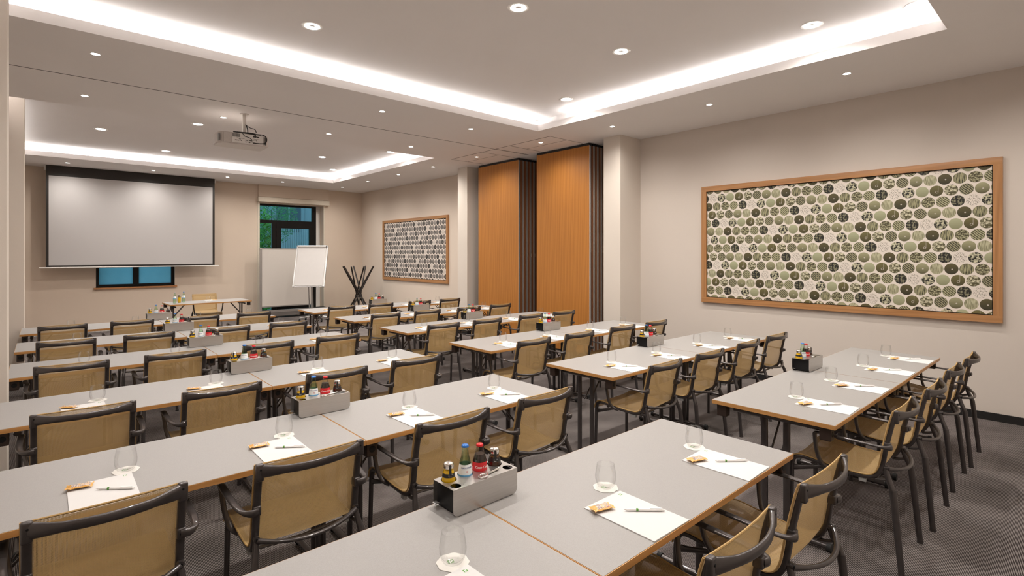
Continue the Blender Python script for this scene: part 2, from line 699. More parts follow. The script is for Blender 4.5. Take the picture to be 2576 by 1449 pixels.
# soffit: strips round the two raised fields
cx0, cx1, cy0, cy1 = COVES[0]
dx0, dx1, dy0, dy1 = COVES[1]
t = .02
struct('ceiling', boxes('soffit', 'ceiling_paint',
       ((XL, YN, ZS), (8.1, cy0, ZS + t)), ((XL, cy1, ZS), (8.1, dy0, ZS + t)), ((XL, dy1, ZS), (8.1, YF, ZS + t)),
       ((XL, cy0, ZS), (cx0, cy1, ZS + t)), ((cx1, cy0, ZS), (8.1, cy1, ZS + t)),
       ((XL, dy0, ZS), (dx0, dy1, ZS + t)), ((dx1, dy0, ZS), (8.1, dy1, ZS + t))))
for i, (x0, x1, y0, y1) in enumerate(COVES):
    s = SL
    b = B()
    b.box((x0 - s - .1, y0 - s - .1, ZU), (x1 + s + .1, y1 + s + .1, ZU + .05))
    for p, q in (((x0 - s - .1, y0 - s - .1), (x1 + s + .1, y0 - s)), ((x0 - s - .1, y1 + s), (x1 + s + .1, y1 + s + .1)),
                 ((x0 - s - .1, y0 - s), (x0 - s, y1 + s)), ((x1 + s, y0 - s), (x1 + s + .1, y1 + s))):
        b.box((*p, ZS + t), (*q, ZU))
    struct('ceiling_raised', b.done('raised', 'ceiling_paint'))
    b = B()
    w = .015
    for p, q in (((x0 - w, y0 - w), (x1 + w, y0)), ((x0 - w, y1), (x1 + w, y1 + w)), ((x0 - w, y0), (x0, y1)), ((x1, y0), (x1 + w, y1))):
        b.box((*p, ZS + t), (*q, ZS + .09))
    struct('trim_%d' % (i + 1), b.done('cove_lip', 'ceiling_paint'))
    # LED strips lying behind the lip; one run is short at its far end
    gap = 5.0 if i == 0 else y1 - .05
    runs = [((x0 + .05, y1 + .085), (x1 - .02, y1 + .097)), ((x1 + .085, y0 + .05), (x1 + .097, gap)),
            ((x0 + .05, y0 - .097), (x1 - .05, y0 - .085)), ((x0 - .097, y0 + .05), (x0 - .085, y1 - .05))]
    for j, (p, q) in enumerate(runs):
        o = struct('trim_%d' % (10 + i * 4 + j), boxes('led_strip', 'led_white', ((*p, ZS + .02), (*q, ZS + .084))))

# slab above everything keeps the sky out
struct('ceiling_slab', boxes('slab', 'ceiling_paint', ((XL - .3, YN - .3, ZU + .06), (8.3, YF + .6, ZU + .2))))

# walls
WIN2 = (.85, 2.33, .93, 2.30)        # small window behind the screen
WIN1 = (4.227, 5.93, .10, 3.03)      # tall window
b = B()
T_ = .45
ys, ye = YF, YF + T_
for x0, x1, z0, z1 in ((XL - .2, WIN2[0], 0, ZU), (WIN2[0], WIN2[1], 0, WIN2[2]), (WIN2[0], WIN2[1], WIN2[3], ZU),
                       (WIN2[1], WIN1[0], 0, ZU), (WIN1[0], WIN1[1], 0, WIN1[2]), (WIN1[0], WIN1[1], WIN1[3], ZU), (WIN1[1], 8.3, 0, ZU)):
    b.box((x0, ys, z0), (x1, ye, z1))
struct('wall_far', b.done('wall_far', 'wall_paint_warm'))
struct('wall_right', boxes('wall_right', 'wall_paint', ((XR, YN, 0), (XR + .2, 4.88, ZS)), 
                           ((7.95, 5.15, 0), (8.1, 8.85, ZS)), ((XR, 4.88, 0), (8.1, 5.19, ZS)), ((XR, 8.77, 0), (8.1, 9.09, ZS))))
struct('wall_right_far', boxes('wall_right_far', 'wall_paint_far', ((XR, 9.09, 0), (XR + .2, YF, ZS))))
struct('wall_near', boxes('wall_near', 'wall_paint', ((XL - .2, YN - .15, 0), (8.1, YN, ZS))))
struct('wall_left', boxes('wall_left', 'wall_paint', ((XL - .2, YN, 0), (XL, YF, ZU + .05))))
struct('pillar_right_near', boxes('pillar', 'pillar_paint', ((6.57, 4.87, 0), (XR, 5.19, ZS))))
struct('pillar_right_far', boxes('pillar', 'pillar_paint', ((6.58, 8.77, 0), (XR, 9.10, ZS))))
struct('pillar_left_near', boxes('pillar', 'pillar_paint', ((XL, 4.87, 0), (-.187, 5.19, ZU - .001))))
struct('pillar_left_far', boxes('pillar', 'pillar_paint', ((XL, 9.02, 0), (-.186, 9.34, ZU - .001))))
# baseboards
bh, bt = .078, .012
struct('baseboard_right', boxes('baseboard', 'baseboard_black', ((XR - bt, YN, 0), (XR, 4.87, bh)), ((XR - bt, 9.10, 0), (XR, YF, bh)),
                                ((6.57 - bt, 4.87 - bt, 0), (6.57, 5.19, bh)), ((6.57, 4.87 - bt, 0), (XR, 4.87, bh)),
                                ((6.58 - bt, 8.77 - bt, 0), (6.58, 9.10, bh)), ((6.58, 8.77 - bt, 0), (XR, 8.77, bh))))
struct('baseboard_far', boxes('baseboard', 'baseboard_black', ((XL, YF - bt, 0), (WIN1[0] - .05, YF, bh)), ((WIN1[1] + .05, YF - bt, 0), (XR, YF, bh))))
struct('baseboard_left', boxes('baseboard', 'baseboard_black', ((XL, YN, 0), (XL + bt, 4.87, bh)), ((XL, 4.87 - bt, 0), (-.187, 4.87, bh)), ((-.187, 4.87 - bt, 0), (-.187 + bt, 5.19, bh)),
                               ((XL, 9.02 - bt, 0), (-.186, 9.02, bh)), ((-.186, 9.02 - bt, 0), (-.186 + bt, 9.34, bh))))
# partition track slots and ceiling hatch joints (dark shadow gaps in the soffit)
g = .006
slots = [((-.45, 7.0 - g), (6.64, 7.0 + g)), ((5.85, 5.67), (5.862, 8.32)), ((5.85, 5.67), (6.64, 5.678)), ((5.85, 8.312), (6.64, 8.32)),
         ((5.862, 6.62), (6.64, 6.628)), ((5.862, 7.36), (6.64, 7.368)), ((5.862, 7.0 - .03), (6.64, 7.0 - .024)),
         ((6.25, 5.678), (6.256, 6.62)), ((6.25, 7.368), (6.256, 8.312))]
b = B()
for p, q in slots:
    b.box((*p, ZS - .0015), (*q, ZS + .001))
struct('trim_3', b.done('track_slot', 'dark_slot'))


# ------------------------------------------------------------------ ceiling lights
def spot_light(parent, z, w, angle, rad):
    ld = bpy.data.lights.new('lamp', 'SPOT')
    ld.energy = w
    ld.color = SPOT_COL
    ld.spot_size = math.radians(angle)
    ld.spot_blend = 1.0
    ld.shadow_soft_size = rad
    o = bpy.data.objects.new('lamp', ld)
    COL.objects.link(o)
    o.parent = parent
    o.location = (0, 0, z)


small = Proto()
small.add('trim_ring', B().lathe([(.033, -.003), (.043, -.004), (.045, -.001), (.045, .002), (.033, .002)], 24, caps=(False, False)).done('ring', 'white_plastic', True))
small.add('lens', B().lathe([(.0, -.004), (.016, -.0035), (.034, -.001), (.034, .001)], 24, caps=(False, True)).done('lens', 'lamp_lens', True))
big = Proto()
big.add('trim_ring', B().lathe([(.062, .004), (.066, -.003), (.088, -.005), (.092, -.001), (.092, .002), (.062, .006)], 32, caps=(False, False)).done('ring', 'white_plastic', True))
big.add('diffuser', B().lathe([(.044, .004), (.046, -.006), (.060, -.006), (.063, .004)], 32, caps=(False, False)).done('diff', 'lamp_lens', True))
big.add('reflector', B().lathe([(.0, -.002), (.045, .002), (.045, .005)], 32, caps=(False, True)).done('refl', 'aluminium', True))
ORD = ['first', 'second', 'third', 'fourth', 'fifth', 'sixth', 'seventh', 'eighth', 'ninth']
YR = [13.74, 12.24, 10.71, 9.28, 7.79, 6.09, 4.64, 3.17, 1.70]
for i, y in enumerate(YR):
    o = small.spawn('recessed_spotlight', (6.07, y, ZS), 0, 'small recessed spotlight, %s from the screen wall along the right-hand soffit' % ORD[i], 'spotlight', 'soffit spotlights')
    spot_light(o, -.015, SPOT_W, 160, .03)
for i, x in enumerate((.35, 1.78, 3.24, 4.50)):
    o = small.spawn('recessed_spotlight', (x, 13.75, ZS), 0, 'small recessed spotlight above the projection screen side, %s from the left' % ORD[i], 'spotlight', 'soffit spotlights')
    spot_light(o, -.015, SPOT_W, 160, .03)
for i, x in enumerate((.35, 1.79, 3.23, 4.66)):
    o = small.spawn('recessed_spotlight', (x, 7.80, ZS), 0, 'small recessed spotlight beyond the ceiling track slot, %s from the left' % ORD[i], 'spotlight', 'soffit spotlights')
    spot_light(o, -.015, SPOT_W, 160, .03)
for i, x in enumerate((.35, 3.23, 4.65)):
    o = small.spawn('recessed_spotlight', (x, 6.11, ZS), 0, 'small recessed spotlight between near cove and track slot, %s from the left' % ORD[i], 'spotlight', 'soffit spotlights')
    spot_light(o, -.015, SPOT_W, 160, .03)
for i, x in enumerate((.35, 1.79, 3.23, 4.65, 6.07)):  # unseen row, added by symmetry to light the room evenly
    o = small.spawn('recessed_spotlight', (x, .25, ZS), 0, 'added unseen recessed spotlight in the soffit behind the camera, %s from the left' % ORD[i], 'spotlight', 'soffit spotlights')
    spot_light(o, -.015, SPOT_W, 160, .03)
DL = [(1.79, 4.69, 'left of the far end'), (5.13, 4.67, 'at the far right corner'), (2.93, 3.20, 'in the centre'), (4.33, 3.20, 'right of the centre'),
      (5.10, 1.70, 'at the near right corner'), (.69, 3.20, 'at the left end'), (1.79, 1.70, 'at the near left')]
for x, y, p in DL:
    o = big.spawn('ring_downlight', (x, y, ZU), 0, 'round ring downlight %s of the near raised ceiling' % p, 'downlight', 'raised ceiling downlights')
    spot_light(o, -.02, DOWN_W, 160, .06)
DL2 = [(.69, 10.84, 'at the left end'), (1.80, 9.40, 'at the near left'), (1.80, 12.29, 'at the far left'), (2.94, 10.85, 'in the centre'),
       (4.35, 10.85, 'right of the centre'), (5.20, 12.30, 'at the far right corner'), (5.15, 9.40, 'at the near right corner')]
for x, y, p in DL2:
    o = big.spawn('ring_downlight', (x, y, ZU), 0, 'round ring downlight %s of the far raised ceiling' % p, 'downlight', 'raised ceiling downlights')
    spot_light(o, -.02, DOWN_W, 160, .06)
spk = Proto()
spk.add('rim', B().lathe([(.070, 0), (.072, -.006), (.098, -.006), (.100, -.001), (.100, .001)], 32, caps=(False, False)).done('rim', 'white_plastic', True))
spk.add('grille', B().lathe([(.0, -.004), (.071, -.003), (.071, .001)], 32, caps=(False, True)).done('grille', 'white_lacquer', True))
spk.spawn('round_speaker', (5.335, .98, ZU), 0, 'round white ceiling speaker beside the cove light, top right', 'speaker')

# ------------------------------------------------------------------ windows in the far wall
# small window behind the screen: dark frame, two frosted panes
x0, x1, z0, z1 = WIN2
wy = YF + .10
w = struct('window_2', boxes('window_frame', 'window_black', ((x0, wy, z0), (x0 + .06, wy + .07, z1)), ((x1 - .06, wy, z0), (x1, wy + .07, z1)),
                             ((x0 + .06, wy, z0), (x1 - .06, wy + .07, z0 + .06)), ((x0 + .06, wy, z1 - .06), (x1 - .06, wy + .07, z1)),
                             ((1.525, wy, z0 + .06), (1.635, wy + .07, z1 - .06))))
obj('pane', boxes('pane', 'frosted_pane', ((x0 + .06, wy + .03, z0 + .06), (1.525, wy + .036, z1 - .06))), w)
obj('pane', boxes('pane', 'frosted_pane', ((1.635, wy + .03, z0 + .06), (x1 - .06, wy + .036, z1 - .06))), w)
obj('window_sill', boxes('sill', 'sill_wood', ((x0 - .04, YF - .05, z0 - .035), (x1 + .04, YF + .10, z0))), w)
# tall window
x0, x1, z0, z1 = WIN1
wy = YF + .27
d = .07
zt0, zt1 = 2.515, 2.60
xr = x1 - .11
fr = boxes('window_frame', 'window_black', ((x0, wy, z0), (x0 + .03, wy + d, z1)), ((xr - .11, wy, z0), (xr, wy + d, z1)),
           ((x0 + .03, wy, z0), (xr - .11, wy + d, z0 + .06)), ((x0 + .03, wy, z1 - .05), (xr - .11, wy + d, z1)),
           ((x0 + .03, wy, zt0), (xr - .11, wy + d, zt1)), ((4.62, wy, z0 + .06), (4.74, wy + d, zt0)))
w = struct('window_1', fr)
obj('pane', boxes('pane', 'window_glass', ((x0 + .03, wy + .03, zt1), (x1 - .22, wy + .036, z1 - .05))), w)
obj('pane', boxes('pane', 'window_glass', ((x0 + .03, wy + .03, z0 + .06), (4.62, wy + .036, zt0))), w)
obj('pane', boxes('pane', 'window_glass', ((4.86, wy + .03, z0 + .06), (x1 - .30, wy + .036, zt0 - .13))), w)
obj('casement', boxes('casement', 'window_black', ((4.73, wy - .02, z0 + .05), (4.86, wy + .05, zt0 + .01)), ((x1 - .30, wy - .02, z0 + .05), (x1 - .205, wy + .05, zt0 + .01)),
                          ((4.86, wy - .02, zt0 - .13), (x1 - .30, wy + .05, zt0 + .01)), ((4.86, wy - .02, z0 + .05), (x1 - .30, wy + .05, z0 + .14))), w)
obj('reveal_panel', boxes('reveal', 'white_lacquer', ((x1 - .11, wy - .02, z0), (x1, wy + d, z1))), w)
obj('window_trim', boxes('wtrim', 'cream_lacquer', ((x0 - .055, YF - .012, z0), (x0, YF, z1)), ((x1, YF - .012, z0), (x1 + .03, YF, z1))), w)
# roller blind box above it
r = empty('blind_box', (5.11, YF, 3.05), 0, 'white roller blind box above the tall far window', 'blind')
obj('cover_panel', boxes('cover', 'wall_paint_warm', ((-.93, -.09, .135), (.94, 0, .449))), r)
obj('cassette', B().rbox((-.945, -.12, 0), (.955, 0, .128), .008).done('cassette', 'cream_lacquer'), r)

# things seen through the tall window
struct('ground_outside', boxes('outside', 'outside_ground', ((-6, YF + .46, -.4), (24, 40, -.3))))


def bush(name, loc, rx, ry, rz, n, mat, label, leaf=.09, trunk=.05):
    root = empty(name, loc, 0, label, 'tree', 'greenery outside the window')
    b = B()
    rnd = random.Random(n)
    for _ in range(n):
        while True:
            p = Vector((rnd.uniform(-1, 1), rnd.uniform(-1, 1), rnd.uniform(-1, 1)))
            if .25 < p.length < 1:
                break
        p = Vector((p.x * rx, p.y * ry, p.z * rz + rz + .1))
        a = Vector((rnd.uniform(-1, 1), rnd.uniform(-1, 1), rnd.uniform(-.6, .6))).normalized()
        c = a.orthogonal().normalized()
        s = leaf * rnd.uniform(.6, 1.2)
        vs = [b.bm.verts.new(p + a * s), b.bm.verts.new(p + c * s * .45), b.bm.verts.new(p - a * s), b.bm.verts.new(p - c * s * .45)]
        b._f(vs)
    o = obj('foliage', b.done('foliage', mat), root)
    o['kind'] = 'stuff'
    b = B()
    b.tube([(0, 0, -.05 - loc[2]), (.03, .02, rz * .6), (0, 0, rz * 1.4)], [trunk, trunk * .7, trunk * .3])
    for k in range(6):
        an = k * 1.05
        b.tube([(0, 0, rz * .5), (math.cos(an) * rx * .5, math.sin(an) * ry * .5, rz * (.9 + .1 * k))], [trunk * .4, trunk * .15], n=6)
    obj('trunk', b.done('trunk', 'bark', True), root)


bush('broadleaf_bush', (4.85, 16.6, -.3), .48, .5, 1.62, 2600, 'leaf_green', 'bright green broadleaf bush behind the left window pane', .065, .02)
bush('garden_tree', (5.72, 18.6, 1.85), .86, .7, .95, 4200, 'leaf_dark', 'dark green tree with fine leaves behind the top window pane', .035, .02)
bl = empty('neighbour_building', (10, 25, -.3), 0, 'blue grey building with tall window panels beyond the garden', 'building')
obj('facade', boxes('facade', 'facade_grey', ((-8, 0, 0), (10, 1, 9)), *[((-8 + k * .45, -.03, 0), (-7.95 + k * .45, 0, 9)) for k in range(40)]), bl)
for k in range(9):
    wdo = obj('window', boxes('bwin', 'facade_dark', ((-7.5 + k * 1.8, -.04, 3.0), (-6.4 + k * 1.8, 0, 6.2))), bl)
    obj('frame_bar', boxes('bbar', 'fence_grey', ((-6.98 + k * 1.8, -.06, 3.0), (-6.92 + k * 1.8, -.04, 6.2))), wdo)
fe = empty('slat_fence', (9, 22.0, -.3), 0, 'grey fence of upright slats standing beyond the garden', 'fence')
b = B()
for k in range(110):
    b.box((-5 + k * .09, 0, .1), (-4.945 + k * .09, .02, 3.35))
o = obj('slats', b.done('slats', 'fence_grey'), fe)
o['kind'] = 'stuff'
obj('rail', boxes('rail', 'fence_grey', ((-5, .02, .4), (5, .06, .48))), fe)
obj('rail', boxes('rail', 'fence_grey', ((-5, .02, 2.25), (5, .06, 2.50))), fe)
po = empty('lamp_post', (8.15, 21.2, -.3), 0, 'slim pale post in front of the slat fence', 'post')
obj('shaft', B().tube([(0, 0, 0), (0, 0, 4.2)], .05, n=12).done('shaft', 'aluminium', True), po)
obj('cap', B().lathe([(.07, 4.2), (.09, 4.24), (.02, 4.32)], 12).done('cap', 'aluminium', True), po)

# ------------------------------------------------------------------ projection screen
r = empty('projection_screen', (1.557, 14.30, 0), 0, 'large white projection screen with black border on the far wall', 'screen')
obj('casing', boxes('casing', 'white_lacquer', ((-1.56, .02, 3.40), (1.56, .12, 3.499))), r)
obj('border', boxes('border', 'screen_black', ((-1.533, .002, 3.285), (1.533, .008, 3.499)), ((-1.533, .002, 1.405), (-1.488, .008, 3.285)),
                    ((1.488, .002, 1.405), (1.533, .008, 3.285)), ((-1.488, .002, 1.405), (1.488, .008, 1.44))), r)
obj('fabric', boxes('fabric', 'screen_white', ((-1.488, .002, 1.44), (1.488, .008, 3.285))), r)
obj('bottom_bar', B().tube([(-1.635, .005, 1.392), (1.625, .005, 1.392)], .013, n=10).done('bbar', 'white_lacquer', True), r)

# floor grille along the far wall, convector below the tall window
r = empty('floor_grille', (1.15, 14.35, 0), 0, 'long pale floor grille at the foot of the far wall', 'grille')
obj('rim', boxes('rim', 'aluminium', ((-1.4, -.11, 0), (1.4, -.10, .012)), ((-1.4, .10, 0), (1.4, .11, .012))), r)
b = B()
for k in range(140):
    b.box((-1.4 + k * .02, -.10, .002), (-1.392 + k * .02, .10, .010))
o = obj('bars', b.done('bars', 'white_lacquer'), r)
o['kind'] = 'stuff'
r = empty('convector_heater', (5.05, 14.48, 0), 0, 'low grey convector heater below the tall window', 'heater')
obj('body', B().rbox((-.85, -.12, .05), (.85, .12, .20), .006).done('body', 'grey_metal'), r)
obj('grille', boxes('grille', 'dark_slot', *[((-.82, -.10 + k * .025, .2), (.82, -.09 + k * .025, .204)) for k in range(8)]), r)
obj('foot', boxes('foot', 'black_plastic', ((-.7, -.08, 0), (-.64, .08, .05))), r)
obj('foot', boxes('foot', 'black_plastic', ((.64, -.08, 0), (.7, .08, .05))), r)

# pinboard in front of the tall window
r = empty('pinboard', (4.86, 14.28, 0), 0, 'pale pinboard with grey aluminium frame before the tall window', 'pinboard')
obj('panel', boxes('panel', 'pinboard_felt', ((-.70, -.012, .33), (.55, .012, 1.80))), r)
obj('frame_post', B().rbox((-.755, -.02, .03), (-.70, .02, 1.83), .006).done('post', 'aluminium'), r)
obj('frame_post', B().rbox((.55, -.02, .03), (.605, .02, 1.83), .006).done('post', 'aluminium'), r)
obj('frame_rail', boxes('rail', 'aluminium', ((-.70, -.016, 1.80), (.55, .016, 1.825))), r)
obj('frame_rail', boxes('rail', 'aluminium', ((-.70, -.016, .30), (.55, .016, .33))), r)
obj('cross_rail', boxes('rail', 'aluminium', ((-.70, -.014, .16), (.55, .014, .22))), r)
for sx in (-.727, .577):
    obj('foot', B().rbox((sx - .025, -.22, 0), (sx + .025, .22, .03), .008).done('foot', 'aluminium'), r)

# flip chart
r = empty('flip_chart', (5.00, 13.05, 0), math.radians(-38), 'white flip chart with blank paper on a wheeled stand', 'flip chart')


def tilt(b, name, mats, smooth=False):
    M = Matrix.Translation((0, 0, 1.88)) @ Matrix.Rotation(math.radians(-19), 4, 'X')
    bmesh.ops.transform(b.bm, matrix=M, verts=b.bm.verts[:])
    return b.done(name, mats, smooth)


bd = obj('board', tilt(B().rbox((-.37, -.012, -1.06), (.37, .012, .0), .006), 'board', 'white_lacquer'), r)
obj('board_frame', tilt(B().box((-.38, -.018, -1.07), (-.352, .016, .005)).box((.352, -.018, -1.07), (.38, .016, .005)), 'bframe', 'aluminium'), bd)
pd = obj('paper_pad', tilt(B().box((-.335, -.028, -1.03), (.335, -.014, -.03)), 'ppad', 'flip_paper'), r)
obj('top_clamp', tilt(B().tube([(-.34, -.03, -.025), (.34, -.03, -.025)], .026, n=14), 'clamp', 'white_plastic', True), r)
obj('clamp_end', tilt(B().tube([(-.352, -.03, -.025), (-.34, -.03, -.025)], .03, n=14).tube([(.34, -.03, -.025), (.352, -.03, -.025)], .03, n=14), 'clampend', 'black_plastic', True), r)
obj('pen_tray', tilt(B().rbox((-.37, -.060, -1.07), (.37, -.012, -1.05), .005), 'tray', 'aluminium'), r)
obj('column', B().tube([(0, .02, .12), (0, -.14, 1.40)], .019, n=12).done('col', 'grey_metal', True), r)
obj('column', B().tube([(-.10, .06, .12), (-.07, -.16, 1.30)], .012, n=10).done('col2', 'aluminium', True), r)
for k, an in enumerate((20, 140, 215, 320)):
    a = math.radians(an)
    e = (.34 * math.cos(a), .05 + .34 * math.sin(a))
    lg = obj('base_leg', B().tube([(0, .05, .13), (e[0], e[1], .09)], .016, n=8).done('bleg', 'aluminium', True), r)
    b = B().tube([(e[0], e[1], .085), (e[0], e[1], .055)], .008, n=8)
    b.tube([(e[0] - .014, e[1], .033), (e[0] + .014, e[1], .033)], .033, n=14)
    obj('castor', b.done('castor', 'black_plastic', True), lg)

# coat stand of crossing black poles
r = empty('coat_stand', (6.33, 13.30, 0), 0, 'black coat stand of crossing poles in the far corner', 'coat stand')
for k in range(8):
    a0 = k * PI / 4 + .2
    a1 = a0 + PI * .90
    obj('pole', B().tube([(.36 * math.cos(a0), .36 * math.sin(a0), .003), (.42 * math.cos(a1), .42 * math.sin(a1), 1.345)], .0185, n=10).done('pole', 'black_wood', True), r)
obj('waist_ring', B().tube([(.058 * math.cos(t_ * PI / 8), .058 * math.sin(t_ * PI / 8), .62) for t_ in range(16)], .006, n=6, closed=True).done('ring', 'black_plastic', True), r)


# ------------------------------------------------------------------ framed prints on the right wall
def picture(name, y0, y1, z0, z1, mat, label):
    yc, zc = (y0 + y1) / 2, (z0 + z1) / 2
    hy, hz = (y1 - y0) / 2, (z1 - z0) / 2
    r = empty(name, (XR, yc, zc), 0, label, 'picture', 'framed prints on the right wall')
    fw, fd = .072, .04
    obj('frame_rail', boxes('frail', 'frame_oak', ((-fd, -hy, hz - fw), (0, hy, hz))), r)
    obj('frame_rail', boxes('frail', 'frame_oak', ((-fd, -hy, -hz), (0, hy, -hz + fw))), r)
    obj('frame_stile', boxes('fstile', 'frame_oak_v', ((-fd, -hy, -hz + fw), (0, -hy + fw, hz - fw))), r)
    obj('frame_stile', boxes('fstile', 'frame_oak_v', ((-fd, hy - fw, -hz + fw), (0, hy, hz - fw))), r)
    obj('shadow_gap', boxes('gap', 'dark_slot', ((-.012, -hy + fw, -hz + fw), (-.004, hy - fw, hz - fw))), r)
    obj('print', boxes('print', mat, ((-.020, -hy + fw + .008, -hz + fw + .008), (-.012, hy - fw - .008, hz - fw - .008))), r)


picture('framed_print', .63, 3.81, .985, 2.635, 'print_olive', 'large oak framed print of olive green circles on near right wall')
picture('framed_print', 10.17, 13.35, .975, 2.60, 'print_sepia', 'oak framed print of sepia circles on far right wall')

# ------------------------------------------------------------------ folding partition panels
def partition(y0, y1, x_first, n, which):
    w = .085
    for k in range(n):
        x = x_first + k * (w + .012)
        r = empty('partition_leaf', (x, (y0 + y1) / 2, 0), 0,
                  'cherry veneer partition panel, %s from the aisle in the %s stack' % (ORD[k], which), 'partition', 'stacked partition panels')
        hy = (y1 - y0) / 2
        obj('face_veneer', boxes('veneer', 'cherry_veneer', ((0, -hy + .006, .03), (.014, hy - .006, 3.455))), r)
        obj('face_veneer', boxes('veneer', 'cherry_veneer', ((w - .014, -hy + .006, .03), (w, hy - .006, 3.455))), r)
        obj('edge_seal', boxes('edge', 'seal_black', ((.016, -hy, .03), (w - .016, hy, 3.455))), r)
        obj('edge_profile', boxes('profile', 'edge_brown', ((.046, -hy - .004, .04), (.062, -hy, 3.45))), r)
        obj('edge_profile', boxes('profile', 'edge_grey', ((.020, -hy - .003, .04), (.032, -hy, 3.45))), r)
        obj('edge_trim', boxes('trim', 'edge_grey', ((-.001, -hy - .001, .03), (.008, -hy + .006, 3.455))), r)
        obj('edge_trim', boxes('trim', 'edge_brown', ((w - .010, -hy - .001, .03), (w + .001, -hy + .006, 3.455))), r)
        obj('top_seal', boxes('tseal', 'seal_black', ((.004, -hy + .01, 3.455), (w - .004, hy - .01, 3.492))), r)
        obj('bottom_seal', boxes('bseal', 'seal_black', ((.01, -hy + .01, 0.002), (w - .01, hy - .01, .03))), r)
        obj('crank_socket', boxes('socket', 'chrome', ((.034, -hy - .003, 1.70 if which == 'near' else 1.62), (.043, -hy, 2.02 if which == 'near' else 1.68))), r)


partition(5.55, 6.79, 6.66, 6, 'near')
partition(7.31, 8.55, 6.70, 6, 'far')

# ------------------------------------------------------------------ projector
r = empty('projector', (1.95, 7.55, 3.02), 0, 'white ceiling projector with black cables, hung before the screen', 'projector')
poly = [(-.275, -.215), (.235, -.235), (.275, -.20), (.275, .10), (.235, .13), (-.235, .13), (-.315, .10), (-.325, -.11)]
b = B().prism(poly, .06, .205)
bmesh.ops.bevel(b.bm, geom=b.bm.edges[:], offset=.012, segments=2, affect='EDGES')
bd = obj('body', b.done('pbody', 'projector_plastic', True, 40), r)
obj('port_panel', boxes('ports', 'white_plastic', ((-.17, -.238, .075), (.19, -.226, .195))), bd)
b = B()
rr = random.Random(3)
for (px, pz, pw, ph) in [(-.14, .10, .03, .008), (-.10, .10, .008, .008), (-.085, .10, .008, .008), (-.07, .10, .008, .008), (-.095, .118, .008, .008), (-.08, .118, .008, .008),
                         (-.02, .112, .035, .01), (.03, .112, .035, .01), (-.02, .09, .02, .008), (.02, .088, .02, .008), (.07, .085, .03, .012), (.08, .125, .008, .008),
                         (.095, .125, .008, .008), (.11, .122, .008, .008), (.07, .165, .045, .022), (.12, .165, .028, .016), (-.12, .132, .09, .003), (.0, .098, .10, .002), (.08, .143, .06, .003)]:
    b.box((px, -.2405, pz), (px + pw, -.238, pz + ph))
obj('port', b.done('port', 'port_dark'), bd)
obj('vent', boxes('vent', 'port_dark', *[((-.168 + k * .009, -.2405, .145), (-.163 + k * .009, -.238, .19)) for k in range(10)]), bd)
obj('vent', boxes('vent', 'port_dark', *[((.205 + k * .009, -.2375 + .0012 * k, .085), (.210 + k * .009, -.231 + .0012 * k, .185)) for k in range(4)]), bd)
b = B()
for k in range(9):
    b.box((-.312 - .0011 * k, -.12 - .01 * k + .0, .085), (-.300 - .0011 * k, -.114 - .01 * k, .175))
obj('side_vent', b.done('svent', 'clip_grey'), bd)
obj('lens_barrel', B().tube([(.05, .13, .13), (.05, .17, .13)], .045, n=20).done('lensb', 'black_plastic', True), bd)
obj('mount_pole', B().tube([(0, -.12, .205), (0, -.12, .479)], .021, n=16).done('mpole', 'white_lacquer', True), r)
obj('mount_plate', B().lathe([(.05, .472), (.05, .479)], 20, (0, -.12, 0)).done('mplate', 'white_lacquer', True), r)
obj('mount_bracket', boxes('mbr', 'black_plastic', ((-.14, -.16, .206), (.15, -.145, .218)), ((-.14, -.09, .206), (.15, -.075, .218)), ((-.06, -.18, .206), (-.045, -.05, .214)), ((.06, -.18, .206), (.075, -.05, .214))), r)
for pts, rad in [([(.01, -.13, .34), (.06, -.16, .30), (.12, -.15, .29), (.14, -.14, .25)], .005), ([(.01, -.14, .34), (.03, -.15, .28), (.03, -.16, .23)], .006),
                 ([(.05, -.16, .22), (.17, -.18, .225), (.22, -.22, .21), (.235, -.26, .16), (.22, -.265, .11), (.17, -.26, .092), (.09, -.25, .09)], .006),
                 ([(-.06, -.16, .21), (-.05, -.23, .20), (-.03, -.252, .165), (.03, -.25, .15), (.06, -.248, .125)], .004),
                 ([(.0, -.15, .22), (.06, -.19, .215), (.10, -.25, .19), (.09, -.252, .178)], .006), ([(-.14, -.15, .222), (-.05, -.17, .224), (.08, -.17, .226), (.19, -.15, .222)], .008),
                 ([(-.10, -.16, .215), (-.02, -.19, .222), (.06, -.15, .235), (.12, -.19, .222)], .007)]:
    obj('cable', B().tube(catmull(pts, 4), rad, n=8).done('cable', 'cable_black', True), r)

# ------------------------------------------------------------------ chair
PROF = [(0, .838), (.012, .80), (.030, .72), (.045, .645), (.056, .575), (.067, .525), (.086, .488), (.116, .468), (.165, .461),
        (.25, .463), (.35, .472), (.42, .481), (.462, .482), (.488, .473), (.504, .452), (.510, .425)]
PC = catmull([(0, y, z) for y, z in PROF], 3)


